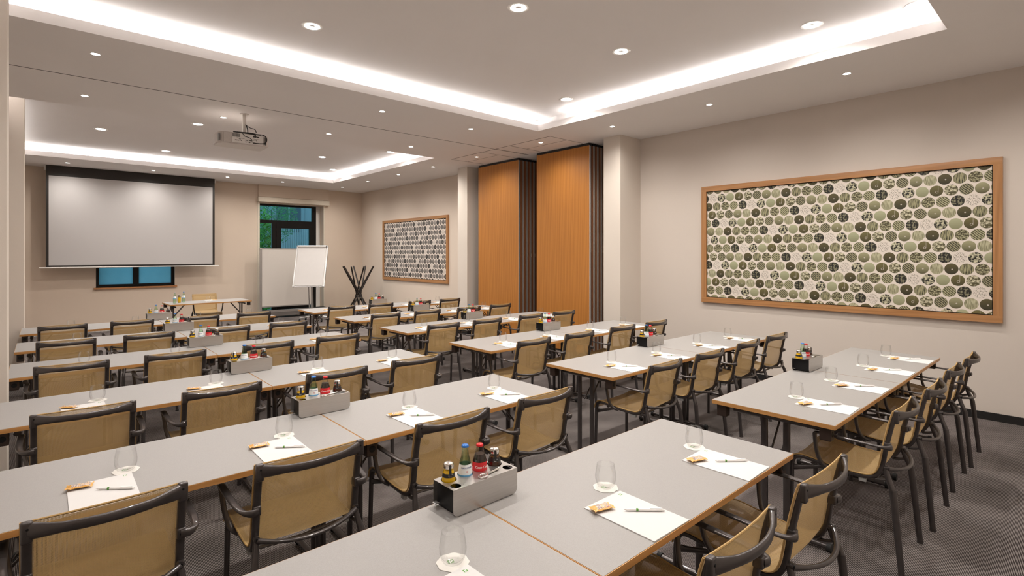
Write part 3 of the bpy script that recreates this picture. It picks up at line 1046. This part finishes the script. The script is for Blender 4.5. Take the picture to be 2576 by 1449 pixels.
def chair_proto():
    P = Proto()
    # fabric sling, in front of / above the side rails
    b = B()
    uvl = b.bm.loops.layers.uv.new('UVMap')
    nx = 14
    rows, acc, sl = [], 0.0, []
    K = len(PC)
    for i in range(K):
        t_ = (PC[min(i + 1, K - 1)] - PC[max(i - 1, 0)]).normalized()
        nrm = Vector((0, -t_.z, t_.y))
        if i:
            acc += (PC[i] - PC[i - 1]).length
        rows.append([b.bm.verts.new((-.221 + .442 * j / nx, 0, 0) + (PC[i] + nrm * (.015 - .010 * (1 - ((j / nx) * 2 - 1) ** 2))) if False else
                     Vector((-.221 + .442 * j / nx, PC[i].y, PC[i].z)) + nrm * (.015 - .010 * (1 - ((j / nx) * 2 - 1) ** 2))) for j in range(nx + 1)])
        sl.append(acc)
    for i in range(K - 1):
        for j in range(nx):
            f = b._f([rows[i][j], rows[i][j + 1], rows[i + 1][j + 1], rows[i + 1][j]])
            for lp, (u, v) in zip(f.loops, ((j, i), (j + 1, i), (j + 1, i + 1), (j, i + 1))):
                lp[uvl].uv = (.442 * u / nx, sl[v])
    P.add('mesh_sling', b.done('sling', 'gold_mesh', True, 180), label='gold mesh seat and back')
    # hems: rolled edges at both sides and the top
    b = B()
    off = []
    for i in range(K):
        t_ = (PC[min(i + 1, K - 1)] - PC[max(i - 1, 0)]).normalized()
        off.append(PC[i] + Vector((0, -t_.z, t_.y)) * .0145)
    for s in (-1, 1):
        b.tube([Vector((s * .2205, p.y, p.z)) for p in off], .0038, n=6, up=(1, 0, 0))
    b.tube([(-.22, off[0].y - .002, off[0].z), (-.1, off[0].y - .011, off[0].z), (0, off[0].y - .013, off[0].z), (.1, off[0].y - .011, off[0].z), (.22, off[0].y - .002, off[0].z)], .0035, n=6)
    P.add('sling_hem', b.done('hem', 'gold_hem', True), label='gold hem')
    for s in (-1, 1):
        b = B()
        b.tube([Vector((s * .207, p.y, p.z)) for p in PC], .0140, .0105, n=12, up=(1, 0, 0), sq=.6)
        P.add('side_rail', b.done('side_rail', 'bronze_frame', True, 60))
        # front leg, continuing the rail
        b = B().tube([(s * .207, .510, .43), (s * .209, .512, .40), (s * .216, .518, .012)], [.0125, .0125, .0115], [.0135, .0135, .0125], n=12, up=(1, 0, 0))
        b.tube([(s * .216, .518, .012), (s * .216, .518, 0.0)], .0135, n=12)
        P.add('leg', b.done('front_leg', 'bronze_frame', True, 60))
        # short strut between front leg and seat rail
        b = B().tube([(s * .208, .512, .405), (s * .208, .46, .418), (s * .208, .40, .437), (s * .207, .34, .458)], [.018, .013, .011, .010], [.009, .008, .008, .008], n=8)
        P.add('front_strut', b.done('strut', 'bronze_frame', True, 60))
        # rear bracket casting and leg
        pts = catmull([(s * .207, .052, .545), (s * .209, .045, .512), (s * .214, .034, .478), (s * .220, .021, .445), (s * .222, .013, .418)], 3)
        k = len(pts)
        b = B().tube(pts, [.010 + .006 * i / k for i in range(k)], [.013 + .003 * i / k for i in range(k)], n=10, up=(1, 0, 0))
        b.tube(catmull([(s * .214, .036, .478), (s * .212, .07, .466), (s * .209, .10, .463)], 3), .008, n=8)
        b.tube([(s * .207, .034, .535), (s * .207, .062, .535)], .012, n=10)
        P.add('rear_bracket', b.done('bracket', 'bronze_frame', True, 60))
        b = B().tube([(s * .222, .015, .43), (s * .224, .007, .36), (s * .236, -.026, .012)], [.0155, .015, .0135], [.017, .0165, .015], n=12, up=(1, 0, 0))
        b.tube([(s * .236, -.026, .012), (s * .236, -.026, 0.0)], .0165, n=12)
        P.add('leg', b.done('rear_leg', 'bronze_frame', True, 60))
        # arm rest: clamp behind the rail, sweep out and forward, bend down to the seat
        pts = catmull([(s * .207, .028, .652), (s * .232, .022, .652), (s * .255, .052, .654), (s * .266, .13, .658), (s * .268, .24, .662), (s * .267, .345, .663), (s * .265, .368, .655),
                       (s * .263, .371, .632), (s * .254, .364, .55), (s * .241, .348, .492), (s * .226, .322, .465), (s * .214, .295, .460)], 4)
        k = len(pts)
        ra = [.0145 if i < 7 else (.0065 if i < 23 else .0100) for i in range(k)]
        rb = [.008 if i < 7 else (.0120 + .004 * min(1, (i - 7) / 12) if i < 26 else .0110) for i in range(k)]
        for _ in range(3):
            ra = [ra[0]] + [(ra[i - 1] + ra[i] + ra[i + 1]) / 3 for i in range(1, k - 1)] + [ra[-1]]
            rb = [rb[0]] + [(rb[i - 1] + rb[i] + rb[i + 1]) / 3 for i in range(1, k - 1)] + [rb[-1]]
        a = P.add('armrest', B().tube(pts, ra, rb, n=12, sq=.75).done('armrest', 'bronze_frame', True, 60))
        b = B().rbox((s * .207 - .0145, .024, .632), (s * .207 + .0145, .060, .672), .007, 3)
        c = P.add('arm_clamp', b.done('clamp', 'bronze_frame', True, 60), a)
        P.add('seat_clip', B().rbox((s * .207 - .009, .135, .432), (s * .207 + .009, .170, .452), .002).done('clip', 'clip_grey'), label='grey plastic clip')
    # top bar bowed backwards, thicker at the corners
    pts, ra, rb = [], [], []
    for i in range(25):
        u = -1 + 2 * i / 24
        x = .207 * u
        y = -.052 * (1 - abs(u) ** 2.1) + .002
        pts.append((x, y, .818 - .004 * (1 - u * u)))
        ra.append(.0165 + .011 * max(0, abs(u) - .60) / .40)
        rb.append(.0075 + .004 * max(0, abs(u) - .7) / .3)
    b = B().tube(pts, ra, rb, n=12, sq=.7)
    for s in (-1, 1):
        b.rbox((s * .207 - .0150, -.011, .780), (s * .207 + .0150, .012, .848), .007, 3)
    tb = P.add('top_bar', b.done('top_bar', 'bronze_frame', True, 60))
    for s in (-1, 1):
        P.add('screw', B().tube([(s * .205, -.0125, .826), (s * .205, -.0100, .826)], .004, n=8).done('screw', 'black_plastic', True), tb)
        P.add('screw', B().tube([(s * .207, .0225, .652), (s * .207, .0245, .652)], .0055, n=8).done('screw', 'black_plastic', True))
        P.add('screw', B().tube([(s * .207, .030, .535), (s * .207, .034, .535)], .005, n=8).done('screw', 'black_plastic', True))
    pts, ra, rb = [], [], []
    for i in range(21):
        u = -1 + 2 * i / 20
        pts.append((.207 * u, .040 - .062 * (1 - abs(u) ** 2.0), .530 - .020 * (1 - u * u)))
        ra.append(.0085 + .004 * max(0, abs(u) - .7) / .3)
        rb.append(.0105)
    P.add('lower_bar', B().tube(pts, ra, rb, n=10).done('lower_bar', 'bronze_frame', True, 60))
    for y, z in ((.15, .446), (.40, .458)):
        P.add('cross_rail', B().tube([(-.207, y, z), (0, y, z - .012), (.207, y, z)], .006, .012, n=8).done('cross', 'bronze_frame', True, 60))
    return P


CHAIR = chair_proto()

# ------------------------------------------------------------------ folding table
TL, TD, TH, TT = 1.405, .70, .742, .024


def table_proto():
    P = Proto()
    hx, hy, e = TL / 2, TD / 2, .003
    P.add('tabletop', boxes('top', 'laminate_grey', ((-hx + e, -hy + e, TH - TT), (hx - e, hy - e, TH))))
    for a, c, m in (((-hx, -hy), (hx, -hy + e), 'edge_wood'), ((-hx, hy - e), (hx, hy), 'edge_wood'), ((-hx, -hy + e), (-hx + e, hy - e), 'edge_wood_y'), ((hx - e, -hy + e), (hx, hy - e), 'edge_wood_y')):
        P.add('edge_band', boxes('band', m, ((*a, TH - TT), (*c, TH - .0012))), label='beech edge band')
    for sx in (-1, 1):
        for sy in (-1, 1):
            x, y = sx * (hx - .044), sy * (hy - .055)
            b = B().rbox((x - .028, y - .03, TH - TT - .074), (x + .028, y + .03, TH - TT), .006)
            k = P.add('corner_block', b.done('block', 'block_brown'), label='dark corner block')
            b = B().tube([(x, y + sy * .030, TH - TT - .036), (x, y + sy * .0315, TH - TT - .036)], .017, n=18)
            P.add('socket_ring', b.done('sock', 'black_plastic', True), k)
    for sx in (-1, 1):
        x = sx * (hx - .102)
        P.add('leg_rail', B().tube([(x, -hy + .10, .683), (x, hy - .10, .683)], .014, .017, n=10).done('lrail', 'bronze_frame', True, 60))
        for y in (-.064, .064):
            P.add('leg', B().tube([(x, y, .69), (x, y, .035)], .0135, .0205, n=12, up=(1, 0, 0)).done('tleg', 'bronze_frame', True, 60))
        k = P.add('foot_bar', B().tube([(x, -.30, .028), (x, .30, .028)], .0155, .018, n=12).done('fbar', 'bronze_frame', True, 60))
        for y in (-.292, .292):
            P.add('foot_cap', B().tube([(x, y - .012, .025), (x, y + .012, .025)], .0245, .0205, n=12).done('fcap', 'rubber', True), k)
        P.add('brace', B().tube([(x - sx * .004, .03, .50), (x - sx * .02, .03, .485), (x - sx * .20, .03, .70), (x - sx * .42, .03, .706)], .006, n=8).done('brace', 'bronze_frame', True, 60))
        P.add('brace', B().tube([(x - sx * .004, -.03, .50), (x - sx * .02, -.03, .485), (x - sx * .20, -.03, .70), (x - sx * .42, -.03, .706)], .006, n=8).done('brace', 'bronze_frame', True, 60))
        P.add('brace_channel', boxes('chan', 'black_plastic', ((min(x - sx * .18, x - sx * .52), -.045, TH - TT - .014), (max(x - sx * .18, x - sx * .52), .045, TH - TT))))
    P.add('long_rail', boxes('lr', 'black_plastic', ((-hx + .13, hy - .10, TH - TT - .03), (hx - .13, hy - .08, TH - TT))))
    return P


TABLE = table_proto()

# ------------------------------------------------------------------ place setting pieces
H_TXT = text_polys('Holiday Inn', .0062, .2)


def logo(b, cx, cy, z, s, rot=0.0):
    """green square with a white script H, words below it"""
    ca, sa = math.cos(rot), math.sin(rot)

    def P(x, y, zz):
        return (cx + x * ca - y * sa, cy + x * sa + y * ca, zz)
    h = s / 2
    b.mat(0)
    q = [b.bm.verts.new(P(x, y, z)) for x, y in ((-h, -h), (h, -h), (h, h), (-h, h))]
    b._f(q)
    b.mat(1)
    for st in ([(-.30, -.42), (-.10, -.46), (-.08, .10), (.04, .44), (-.14, .40), (-.20, .0)], [(.06, -.30), (.20, -.30), (.20, .20), (.34, .44), (.14, .44), (.06, .14)],
               [(-.42, -.06), (-.42, .06), (.42, .18), (.42, .06)]):
        b._f([b.bm.verts.new(P(x * s, y * s, z + .00012)) for x, y in st])
    b.mat(2)
    k = s / .018
    add_text(b, H_TXT, lambda x, y: P(x * k + s * .5, y * k - h - .006 * k, z))
    b.mat(0)


def pad_proto():
    P = Proto()
    P.add('paper_block', boxes('padp', 'paper', ((-.105, -.1485, 0), (.105, .1485, .0032))))
    b = B()
    logo(b, .080, .128, .0034, .013)
    P.add('printed_logo', b.done('plogo', ['logo_green', 'logo_white', 'print_grey']), label='small green printed logo')
    return P


def coaster_proto():
    P = Proto()
    b = B()
    n = 64
    poly = []
    for i in range(n):
        a = 2 * PI * i / n
        poly.append(((.0485 + .0016 * math.sin(8 * a)) * math.cos(a), (.0485 + .0016 * math.sin(8 * a)) * math.sin(a)))
    b.prism(poly, 0, .0014)
    P.add('paper_disc', b.done('coaster', 'coaster_paper'))
    b = B()
    logo(b, -.004, .006, .0017, .019, math.radians(-8))
    P.add('printed_logo', b.done('clogo', ['logo_green', 'logo_white', 'print_grey']), label='green printed logo')
    return P


def glass_mesh():
    out = [(.0, .0005), (.024, .0), (.029, .003), (.036, .014), (.0405, .030), (.0415, .044), (.0400, .060), (.0365, .080), (.0345, .0935), (.0335, .0940),
           (.0330, .0930), (.0350, .079), (.0383, .060), (.0397, .044), (.0386, .030), (.034, .016), (.026, .0085), (.0, .0075)]
    return B().lathe(out, 28, caps=(False, False)).done('tumbler', 'tumbler_glass', True, 180)


def packet_mesh():
    b = B()
    nx, ny = 18, 10
    rnd = random.Random(5)
    gr = {}
    for sgn in (1, -1):
        for i in range(nx + 1):
            for j in range(ny + 1):
                u, v = -1 + 2 * i / nx, -1 + 2 * j / ny
                edge = (i in (0, nx) or j in (0, ny))
                if edge and sgn == -1:
                    gr[sgn, i, j] = gr[1, i, j]
                    continue
                th = max(0, (1 - abs(u) ** 5)) * max(0, (1 - v * v)) ** .6 * .0068 * (1 if abs(u) < .72 else .25)
                wob = .002 * math.sin(9 * u + 4 * v) * (1 if abs(u) > .5 else .4)
                x = .043 * u + (.0016 * (j % 2) if i in (0, nx) else 0)
                y = .021 * v * (1 + .12 * abs(u) ** 3)
                z = .0105 + sgn * th + wob * (1 if sgn > 0 else .2) + rnd.uniform(-.0006, .0006) - .004 * (1 - abs(u)) * 0
                gr[sgn, i, j] = b.bm.verts.new((x, y, max(.0004, z - .001)))
    for sgn in (1, -1):
        for i in range(nx):
            for j in range(ny):
                q = [gr[sgn, i, j], gr[sgn, i + 1, j], gr[sgn, i + 1, j + 1], gr[sgn, i, j + 1]]
                b._f(q if sgn > 0 else q[::-1])
    return b.done('packet', 'snack_wrapper', True, 60)


def pen_proto():
    P = Proto()
    P.add('barrel', B().tube([(-.066, 0, .0052), (-.058, 0, .0052), (.055, 0, .0052), (.066, 0, .0052)], [.0022, .0046, .0050, .0040], n=12).done('barrel', 'pen_white', True))
    P.add('tip', B().tube([(-.072, 0, .0052), (-.066, 0, .0052)], [.0006, .0020], n=8).done('tip', 'chrome', True))
    P.add('clip', B().rbox((.022, -.0022, .0098), (.066, .0022, .0118), .0008).done('clip', 'pen_white'))
    P.add('button', B().tube([(.066, 0, .0052), (.074, 0, .0052)], .0030, n=10).done('button', 'pen_white', True))
    P.add('printed_mark', B().tube([(-.028, 0, .0052), (-.020, 0, .0052)], .00515, n=12, caps=False).done('mark', 'logo_green', True), label='green printed mark')
    return P


PAD, COAST, PEN = pad_proto(), coaster_proto(), pen_proto()
GLASS_ME, PACK_ME = glass_mesh(), packet_mesh()


# ------------------------------------------------------------------ drinks caddy and bottles
def holed_plate(x0, x1, y0, y1, z, holes, name, mat):
    b = B()
    bm = b.bm
    es = []

    def loop(pts):
        vs = [bm.verts.new((x, y, z)) for x, y in pts]
        for i in range(len(vs)):
            es.append(bm.edges.new((vs[i], vs[(i + 1) % len(vs)])))
    loop([(x0, y0), (x1, y0), (x1, y1), (x0, y1)])
    for hx, hy, hr in holes:
        loop([(hx + hr * math.cos(2 * PI * i / 24), hy + hr * math.sin(2 * PI * i / 24)) for i in range(24)])
    bmesh.ops.triangle_fill(bm, use_beauty=True, use_dissolve=False, edges=es)
    r = bmesh.ops.extrude_face_region(bm, geom=bm.faces[:])
    for v in [g_ for g_ in r['geom'] if isinstance(g_, bmesh.types.BMVert)]:
        v.co.z -= .0016
    return b.done(name, mat)


CW, CD, CHT = .302, .126, .098
BX = [-.109, -.034, .036, .110]        # bottle positions along the caddy
BY = .026


def caddy_proto():
    P = Proto()
    hx, hy = CW / 2, CD / 2
    holes = [(x, BY, .0295) for x in BX] + [(-.122, -.036, .0195), (.124, -.036, .0195)]
    P.add('top_plate', holed_plate(-hx, hx, -hy, hy, CHT, holes, 'cplate', 'brushed_steel'))
    r = .022
    poly = [(-hx, CHT - .0016)] + [(-hx + r - r * math.cos(a), .002 + r - r * math.sin(a)) for a in [i * PI / 12 for i in range(7)]] + \
           [(hx - r + r * math.sin(a), .002 + r - r * math.cos(a)) for a in [i * PI / 12 for i in range(7)]] + [(hx, CHT - .0016)]
    P.add('front_plate', B().prism(poly, -hy, -hy + .0016, 'y').done('cfront', 'brushed_steel'))
    P.add('rear_plate', B().prism(poly, hy - .0016, hy, 'y').done('crear', 'brushed_steel'))
    for s in (-1, 1):
        xa, xb = sorted((s * (hx - .016), s * (hx - .019)))
        P.add('dark_end_sheet', boxes('cend', 'black_plastic', ((xa, -hy + .0016, .008), (xb, hy - .0016, CHT - .0016))), label='black sheet for the dark open end')  # black sheet stands in for the shaded interior of the open end
    P.add('base_tray', B().rbox((-hx + .020, -hy + .003, .0005), (hx - .020, hy - .003, .006), .002).done('cbase', 'black_plastic'), label='black base tray')
    for s in (-1, 1):
        P.add('handle_tab', B().rbox((s * (hx + .000) - .009, hy - .026, .016), (s * (hx + .000) + .009, hy - .004, .020), .0015).done('ctab', 'grey_metal'))
    return P


def wrap_text(b, poly, rfun, z0, a0, dr=.0004):
    def fn(x, y):
        z = z0 + y
        rr_ = rfun(z) + dr
        a = a0 + x / rr_
        return (rr_ * math.cos(a), rr_ * math.sin(a), z)
    add_text(b, poly, fn)


def rprof(prof):
    def f(z):
        for (r0, z0), (r1, z1) in zip(prof, prof[1:]):
            if z0 <= z <= z1 and z1 > z0:
                return r0 + (r1 - r0) * (z - z0) / (z1 - z0)
        return prof[-1][0]
    return f


def band(b, f, z0, z1, dr=.0003, n=24, a0=0, a1=2 * PI):
    ks = 5
    full = abs(a1 - a0 - 2 * PI) < 1e-6
    cols = n if full else n + 1
    rings = []
    for i in range(ks + 1):
        z = z0 + (z1 - z0) * i / ks
        rr_ = f(z) + dr
        rings.append([b.bm.verts.new((rr_ * math.cos(a0 + (a1 - a0) * j / n), rr_ * math.sin(a0 + (a1 - a0) * j / n), z)) for j in range(cols)])
    for A, C in zip(rings, rings[1:]):
        for j in range(n):
            b._f([A[j], A[(j + 1) % cols], C[(j + 1) % cols], C[j]])


CAPR = lambda z0, r: [(r * .95, z0), (r * 1.06, z0 + .001), (r * 1.02, z0 + .003), (r, z0 + .006), (r * .85, z0 + .009), (r * .3, z0 + .010), (0, z0 + .010)]
FACE = math.radians(-112)      # label turned to the room side


def water_proto():
    P = Proto()
    prof = [(.020, 0), (.0255, .003), (.0265, .03), (.0268, .092), (.0245, .118), (.0205, .137), (.0160, .155), (.0132, .170), (.0120, .182), (.0120, .193)]
    P.add('glass', B().lathe(prof, 24).done('wglass', 'bottle_green', True, 60))
    liq = [(r - .0016, z) for r, z in prof[1:7]]
    P.add('contents', B().lathe(liq, 20).done('wliq', 'water_tint', True, 60))
    f = rprof(prof)
    b = B()
    band(b, f, .080, .132)
    lb = P.add('label', b.done('wlab', 'label_white', True), label='white paper label')
    b = B()
    wrap_text(b, text_polys('GEROLSTEINER', .0068, 0, 'CENTER', .00015), f, .119, FACE)
    P.add('lettering', b.done('wtxt', 'label_navy'), lb)
    b = B()
    band(b, f, .0805, .096, .0005)
    P.add('label_stripe', b.done('wstr', 'label_blue', True), lb)
    b = B()
    for i in range(8):
        a = i * PI / 4
        vs = [((.0018) * math.cos(a - .4), (.0018) * math.sin(a - .4)), (.0046 * math.cos(a), .0046 * math.sin(a)), ((.0018) * math.cos(a + .4), (.0018) * math.sin(a + .4))]
        add_text(b, (vs, [[0, 1, 2]]), lambda x, y: ((f(.108 + y) + .0006) * math.cos(FACE + x / .024), (f(.108 + y) + .0006) * math.sin(FACE + x / .024), .108 + y))
    P.add('emblem', b.done('wemb', 'cap_red'), lb)
    P.add('cap', B().lathe(CAPR(.193, .0138), 24, caps=(True, False)).done('wcap', 'cap_blue', True, 60), label='blue crown cap')
    return P


def cola_proto():
    P = Proto()
    prof = [(.021, 0), (.0265, .003), (.0272, .03), (.0262, .05), (.0285, .085), (.0288, .105), (.0262, .128), (.0215, .145), (.0160, .162), (.0132, .173), (.0128, .180)]
    P.add('glass', B().lathe(prof, 24).done('cglass', 'bottle_clear', True, 60))
    P.add('cola', B().lathe([(r - .0012, z) for r, z in prof[1:8]] + [(.0185, .151)], 20).done('cliq', 'cola_liquid', True, 60))
    f = rprof(prof)
    b = B()
    band(b, f, .078, .124)
    lb = P.add('label', b.done('clab', 'label_red', True), label='red label')
    b = B()
    wrap_text(b, text_polys('Coca-Cola', .0125, .28, 'CENTER', .0002), f, .103, FACE)
    P.add('lettering', b.done('ctxt', 'logo_white'), lb)
    P.add('cap', B().lathe(CAPR(.180, .0138), 24, caps=(True, False)).done('ccap', 'cap_red', True, 60), label='red crown cap')
    return P


def juice_proto(liq, top_liq):
    P = Proto()
    prof = [(.021, 0), (.0258, .003), (.0262, .06), (.0258, .095), (.0235, .110), (.0195, .123), (.0168, .130), (.0160, .136)]
    P.add('glass', B().lathe(prof, 24).done('jglass', 'bottle_clear', True, 60))
    P.add('juice', B().lathe([(r - .0005, z) for r, z in prof[1:6]] + [(.0172, .1285)], 24).done('jliq', liq, True, 60))
    if top_liq:
        P.add('juice_rim', B().lathe([(.0190, .1232), (.0172, .128)], 20).done('jrim', top_liq, True, 60))
    f = rprof(prof)
    b = B()
    band(b, f, .1055, .1185)
    lb = P.add('label', b.done('jlab', 'label_black', True), label='black label')
    b = B()
    for k in range(3):
        band(b, f, .1150 - k * .0030, .1166 - k * .0030, .0006, 6, FACE - .30, FACE + .32 - .1 * k)
    P.add('lettering', b.done('jtxt', 'logo_white'), lb)
    P.add('cap', B().lathe([(.0165, .134), (.0185, .136), (.0188, .146), (.0175, .153), (.0120, .1555), (0, .1555)], 24, caps=(True, False)).done('jcap', 'cap_silver', True, 60), label='silver twist cap')
    cf = rprof([(.0240, .108), (.0200, .123), (.0190, .136), (.0191, .146), (.0178, .153), (.013, .156)])
    b = B()
    band(b, cf, .110, .1545, .0008, 5, FACE - .22, FACE + .22)
    P.add('seal_strip', b.done('jseal', 'label_black', True), label='black seal strip')
    return P


def opener_mesh():
    b = B()
    ring = [(-.022 + .020 * math.cos(a), .013 * math.sin(a), .004) for a in [i * 2 * PI / 20 for i in range(20)]]
    b.tube(ring, .0028, .0034, n=8, closed=True)
    b.tube([(-.003, 0, .004), (.03, 0, .0045), (.066, 0, .0042)], [.0026, .0036, .0042], [.0040, .0055, .0062], n=10)
    b.tube([(-.022, -.012, .005), (-.020, .012, .005)], .0022, n=8)
    return b.done('opener', 'chrome', True, 60)


CADDY, WATER, COLA = caddy_proto(), water_proto(), cola_proto()
JUICE, DARK = juice_proto('juice_orange', None), juice_proto('juice_dark', 'juice_amber')
OPEN_ME = opener_mesh()

# ------------------------------------------------------------------ the rows
NEAR = [.945, 2.425, 3.86, 5.40, 6.815, 8.265]
ROW = ['row nearest the camera', 'second row from the camera', 'third row from the camera', 'fourth row from the camera', 'fifth row from the camera', 'row nearest the screen']
SEAT = ['leftmost', 'second', 'third', 'rightmost']
LX = [.165, .830, 1.565, 2.235]
RX = [3.545, 4.224, 4.985, 5.650]
TABX = {'left': [-.212 + TL / 2, 1.1955 + TL / 2], 'right': [3.180 + TL / 2, 4.5875 + TL / 2]}
rj = random.Random(21)


def single(name, me, loc, rz, label, cat, group):
    o = obj(name, me, None, loc, (0, 0, rz))
    return tag(o, label, cat, group)


def drinks(px, py, z, where):
    CADDY.spawn('drinks_caddy', (px, py, z), 0, 'brushed steel drinks caddy on table, %s' % where, 'caddy', 'drinks caddies')
    zb = z + .0064
    JUICE.spawn('juice_bottle', (px + BX[0], py + BY, zb), rj.uniform(-.2, .2), 'orange juice bottle, silver cap, in caddy, %s' % where, 'bottle', 'orange juice bottles in caddies')
    WATER.spawn('water_bottle', (px + BX[1], py + BY, zb), rj.uniform(-.15, .15), 'green water bottle, blue cap, in caddy, %s' % where, 'bottle', 'water bottles in caddies')
    COLA.spawn('cola_bottle', (px + BX[2], py + BY, zb), rj.uniform(-.1, .1), 'cola bottle, red cap, in caddy, %s' % where, 'bottle', 'cola bottles in caddies')
    DARK.spawn('juice_bottle', (px + BX[3], py + BY, zb), rj.uniform(-.2, .2), 'dark juice bottle, silver cap, in caddy, %s' % where, 'bottle', 'dark juice bottles in caddies')
    single('bottle_opener', OPEN_ME, (px + .022, py - .038, z + CHT + .0005), .12 + rj.uniform(-.1, .1), 'chrome bottle opener on caddy, %s' % where, 'opener', 'bottle openers on caddies')


for r_i, yn in enumerate(NEAR):
    for blk, xs in (('left', LX), ('right', RX)):
        where = '%s, %s block' % (ROW[r_i], blk)
        for k, tx in enumerate(TABX[blk]):
            TABLE.spawn('folding_table', (tx, yn + TD / 2, 0), 0, 'grey folding table with wood edge, %s half, %s' % (('left', 'right')[k], where), 'table', 'folding tables in rows')
        seam = TABX[blk][0] + TL / 2
        drinks(seam + .026, yn + .565 + CD / 2 + rj.uniform(-.01, .01), TH + .0004, where)
        for s_i, x in enumerate(xs):
            wh = '%s seat, %s' % (SEAT[s_i], where)
            if not (r_i == 0 and blk == 'left' and s_i < 2):
                yc = yn - .243 + rj.uniform(-.012, .012) + (.02 if (blk == 'right' and r_i) else 0)
                CHAIR.spawn('armchair', (x + rj.uniform(-.008, .008), yc, 0), math.radians(rj.uniform(-1.2, 1.2)), 'gold mesh armchair with dark frame, %s' % wh, 'chair', 'mesh armchairs at the tables')
            if r_i == 0 and blk == 'left' and s_i == 0:
                continue
            pz = TH + .0003
            pr_ = math.radians(rj.uniform(-1.5, 1.5))
            px, py = x + .008 + rj.uniform(-.006, .006), yn + .154 + rj.uniform(-.002, .006)
            PAD.spawn('notepad', (px, py, pz), pr_, 'white notepad on table, %s' % wh, 'notepad', 'notepads at the seats')
            gx, gy = x + .090 + rj.uniform(-.008, .008), yn + .355 + rj.uniform(-.008, .008)
            COAST.spawn('coaster', (gx, gy, pz), rj.uniform(-.3, .3), 'round paper coaster under glass, %s' % wh, 'coaster', 'coasters under glasses')
            single('drinking_glass', GLASS_ME, (gx, gy, pz + .0019), 0, 'clear water tumbler, %s' % wh, 'glass', 'water glasses at the seats')
            if r_i == 0 and blk == 'left' and s_i == 1:
                continue
            single('snack_packet', PACK_ME, (px - .068, py + .098, pz + .0033), math.radians(-20 + rj.uniform(-14, 14)), 'orange wrapped snack on notepad, %s' % wh, 'snack', 'wrapped snacks on notepads')
            PEN.spawn('ballpoint_pen', (px + .036, py - .010, pz + .0035), math.radians(-40 + rj.uniform(-3, 3)), 'white ballpoint pen on notepad, %s' % wh, 'pen', 'pens on notepads')

# ------------------------------------------------------------------ presenter's place
TABLE.spawn('folding_table', (2.41, 11.70, 0), math.radians(2), "grey folding table with wood edge standing alone before the screen", 'table')
CHAIR.spawn('armchair', (2.49, 12.42, 0), PI, 'gold mesh armchair facing the rows behind the lone table', 'chair')
pz = TH + .0003
WATER.spawn('water_bottle', (1.84, 11.63, pz), 0, 'green water bottle, blue cap, leftmost on the lone front table', 'bottle')
JUICE.spawn('juice_bottle', (1.925, 11.70, pz), 0, 'orange juice bottle between two water bottles on the lone table', 'bottle')
WATER.spawn('water_bottle', (2.01, 11.77, pz), 0, 'green water bottle, right of the juice on the lone table', 'bottle')
PAD.spawn('notepad', (2.50, 11.93, pz), PI, 'white notepad on the lone front table', 'notepad')
COAST.spawn('coaster', (2.42, 11.72, pz), 2.9, 'round paper coaster on the lone front table', 'coaster')
single('drinking_glass', GLASS_ME, (2.42, 11.72, pz + .0019), 0, 'clear water tumbler on the lone front table', 'glass', None)
single('snack_packet', PACK_ME, (2.56, 11.86, pz + .0033), 2.7, 'orange wrapped snack on the lone front table', 'snack', None)
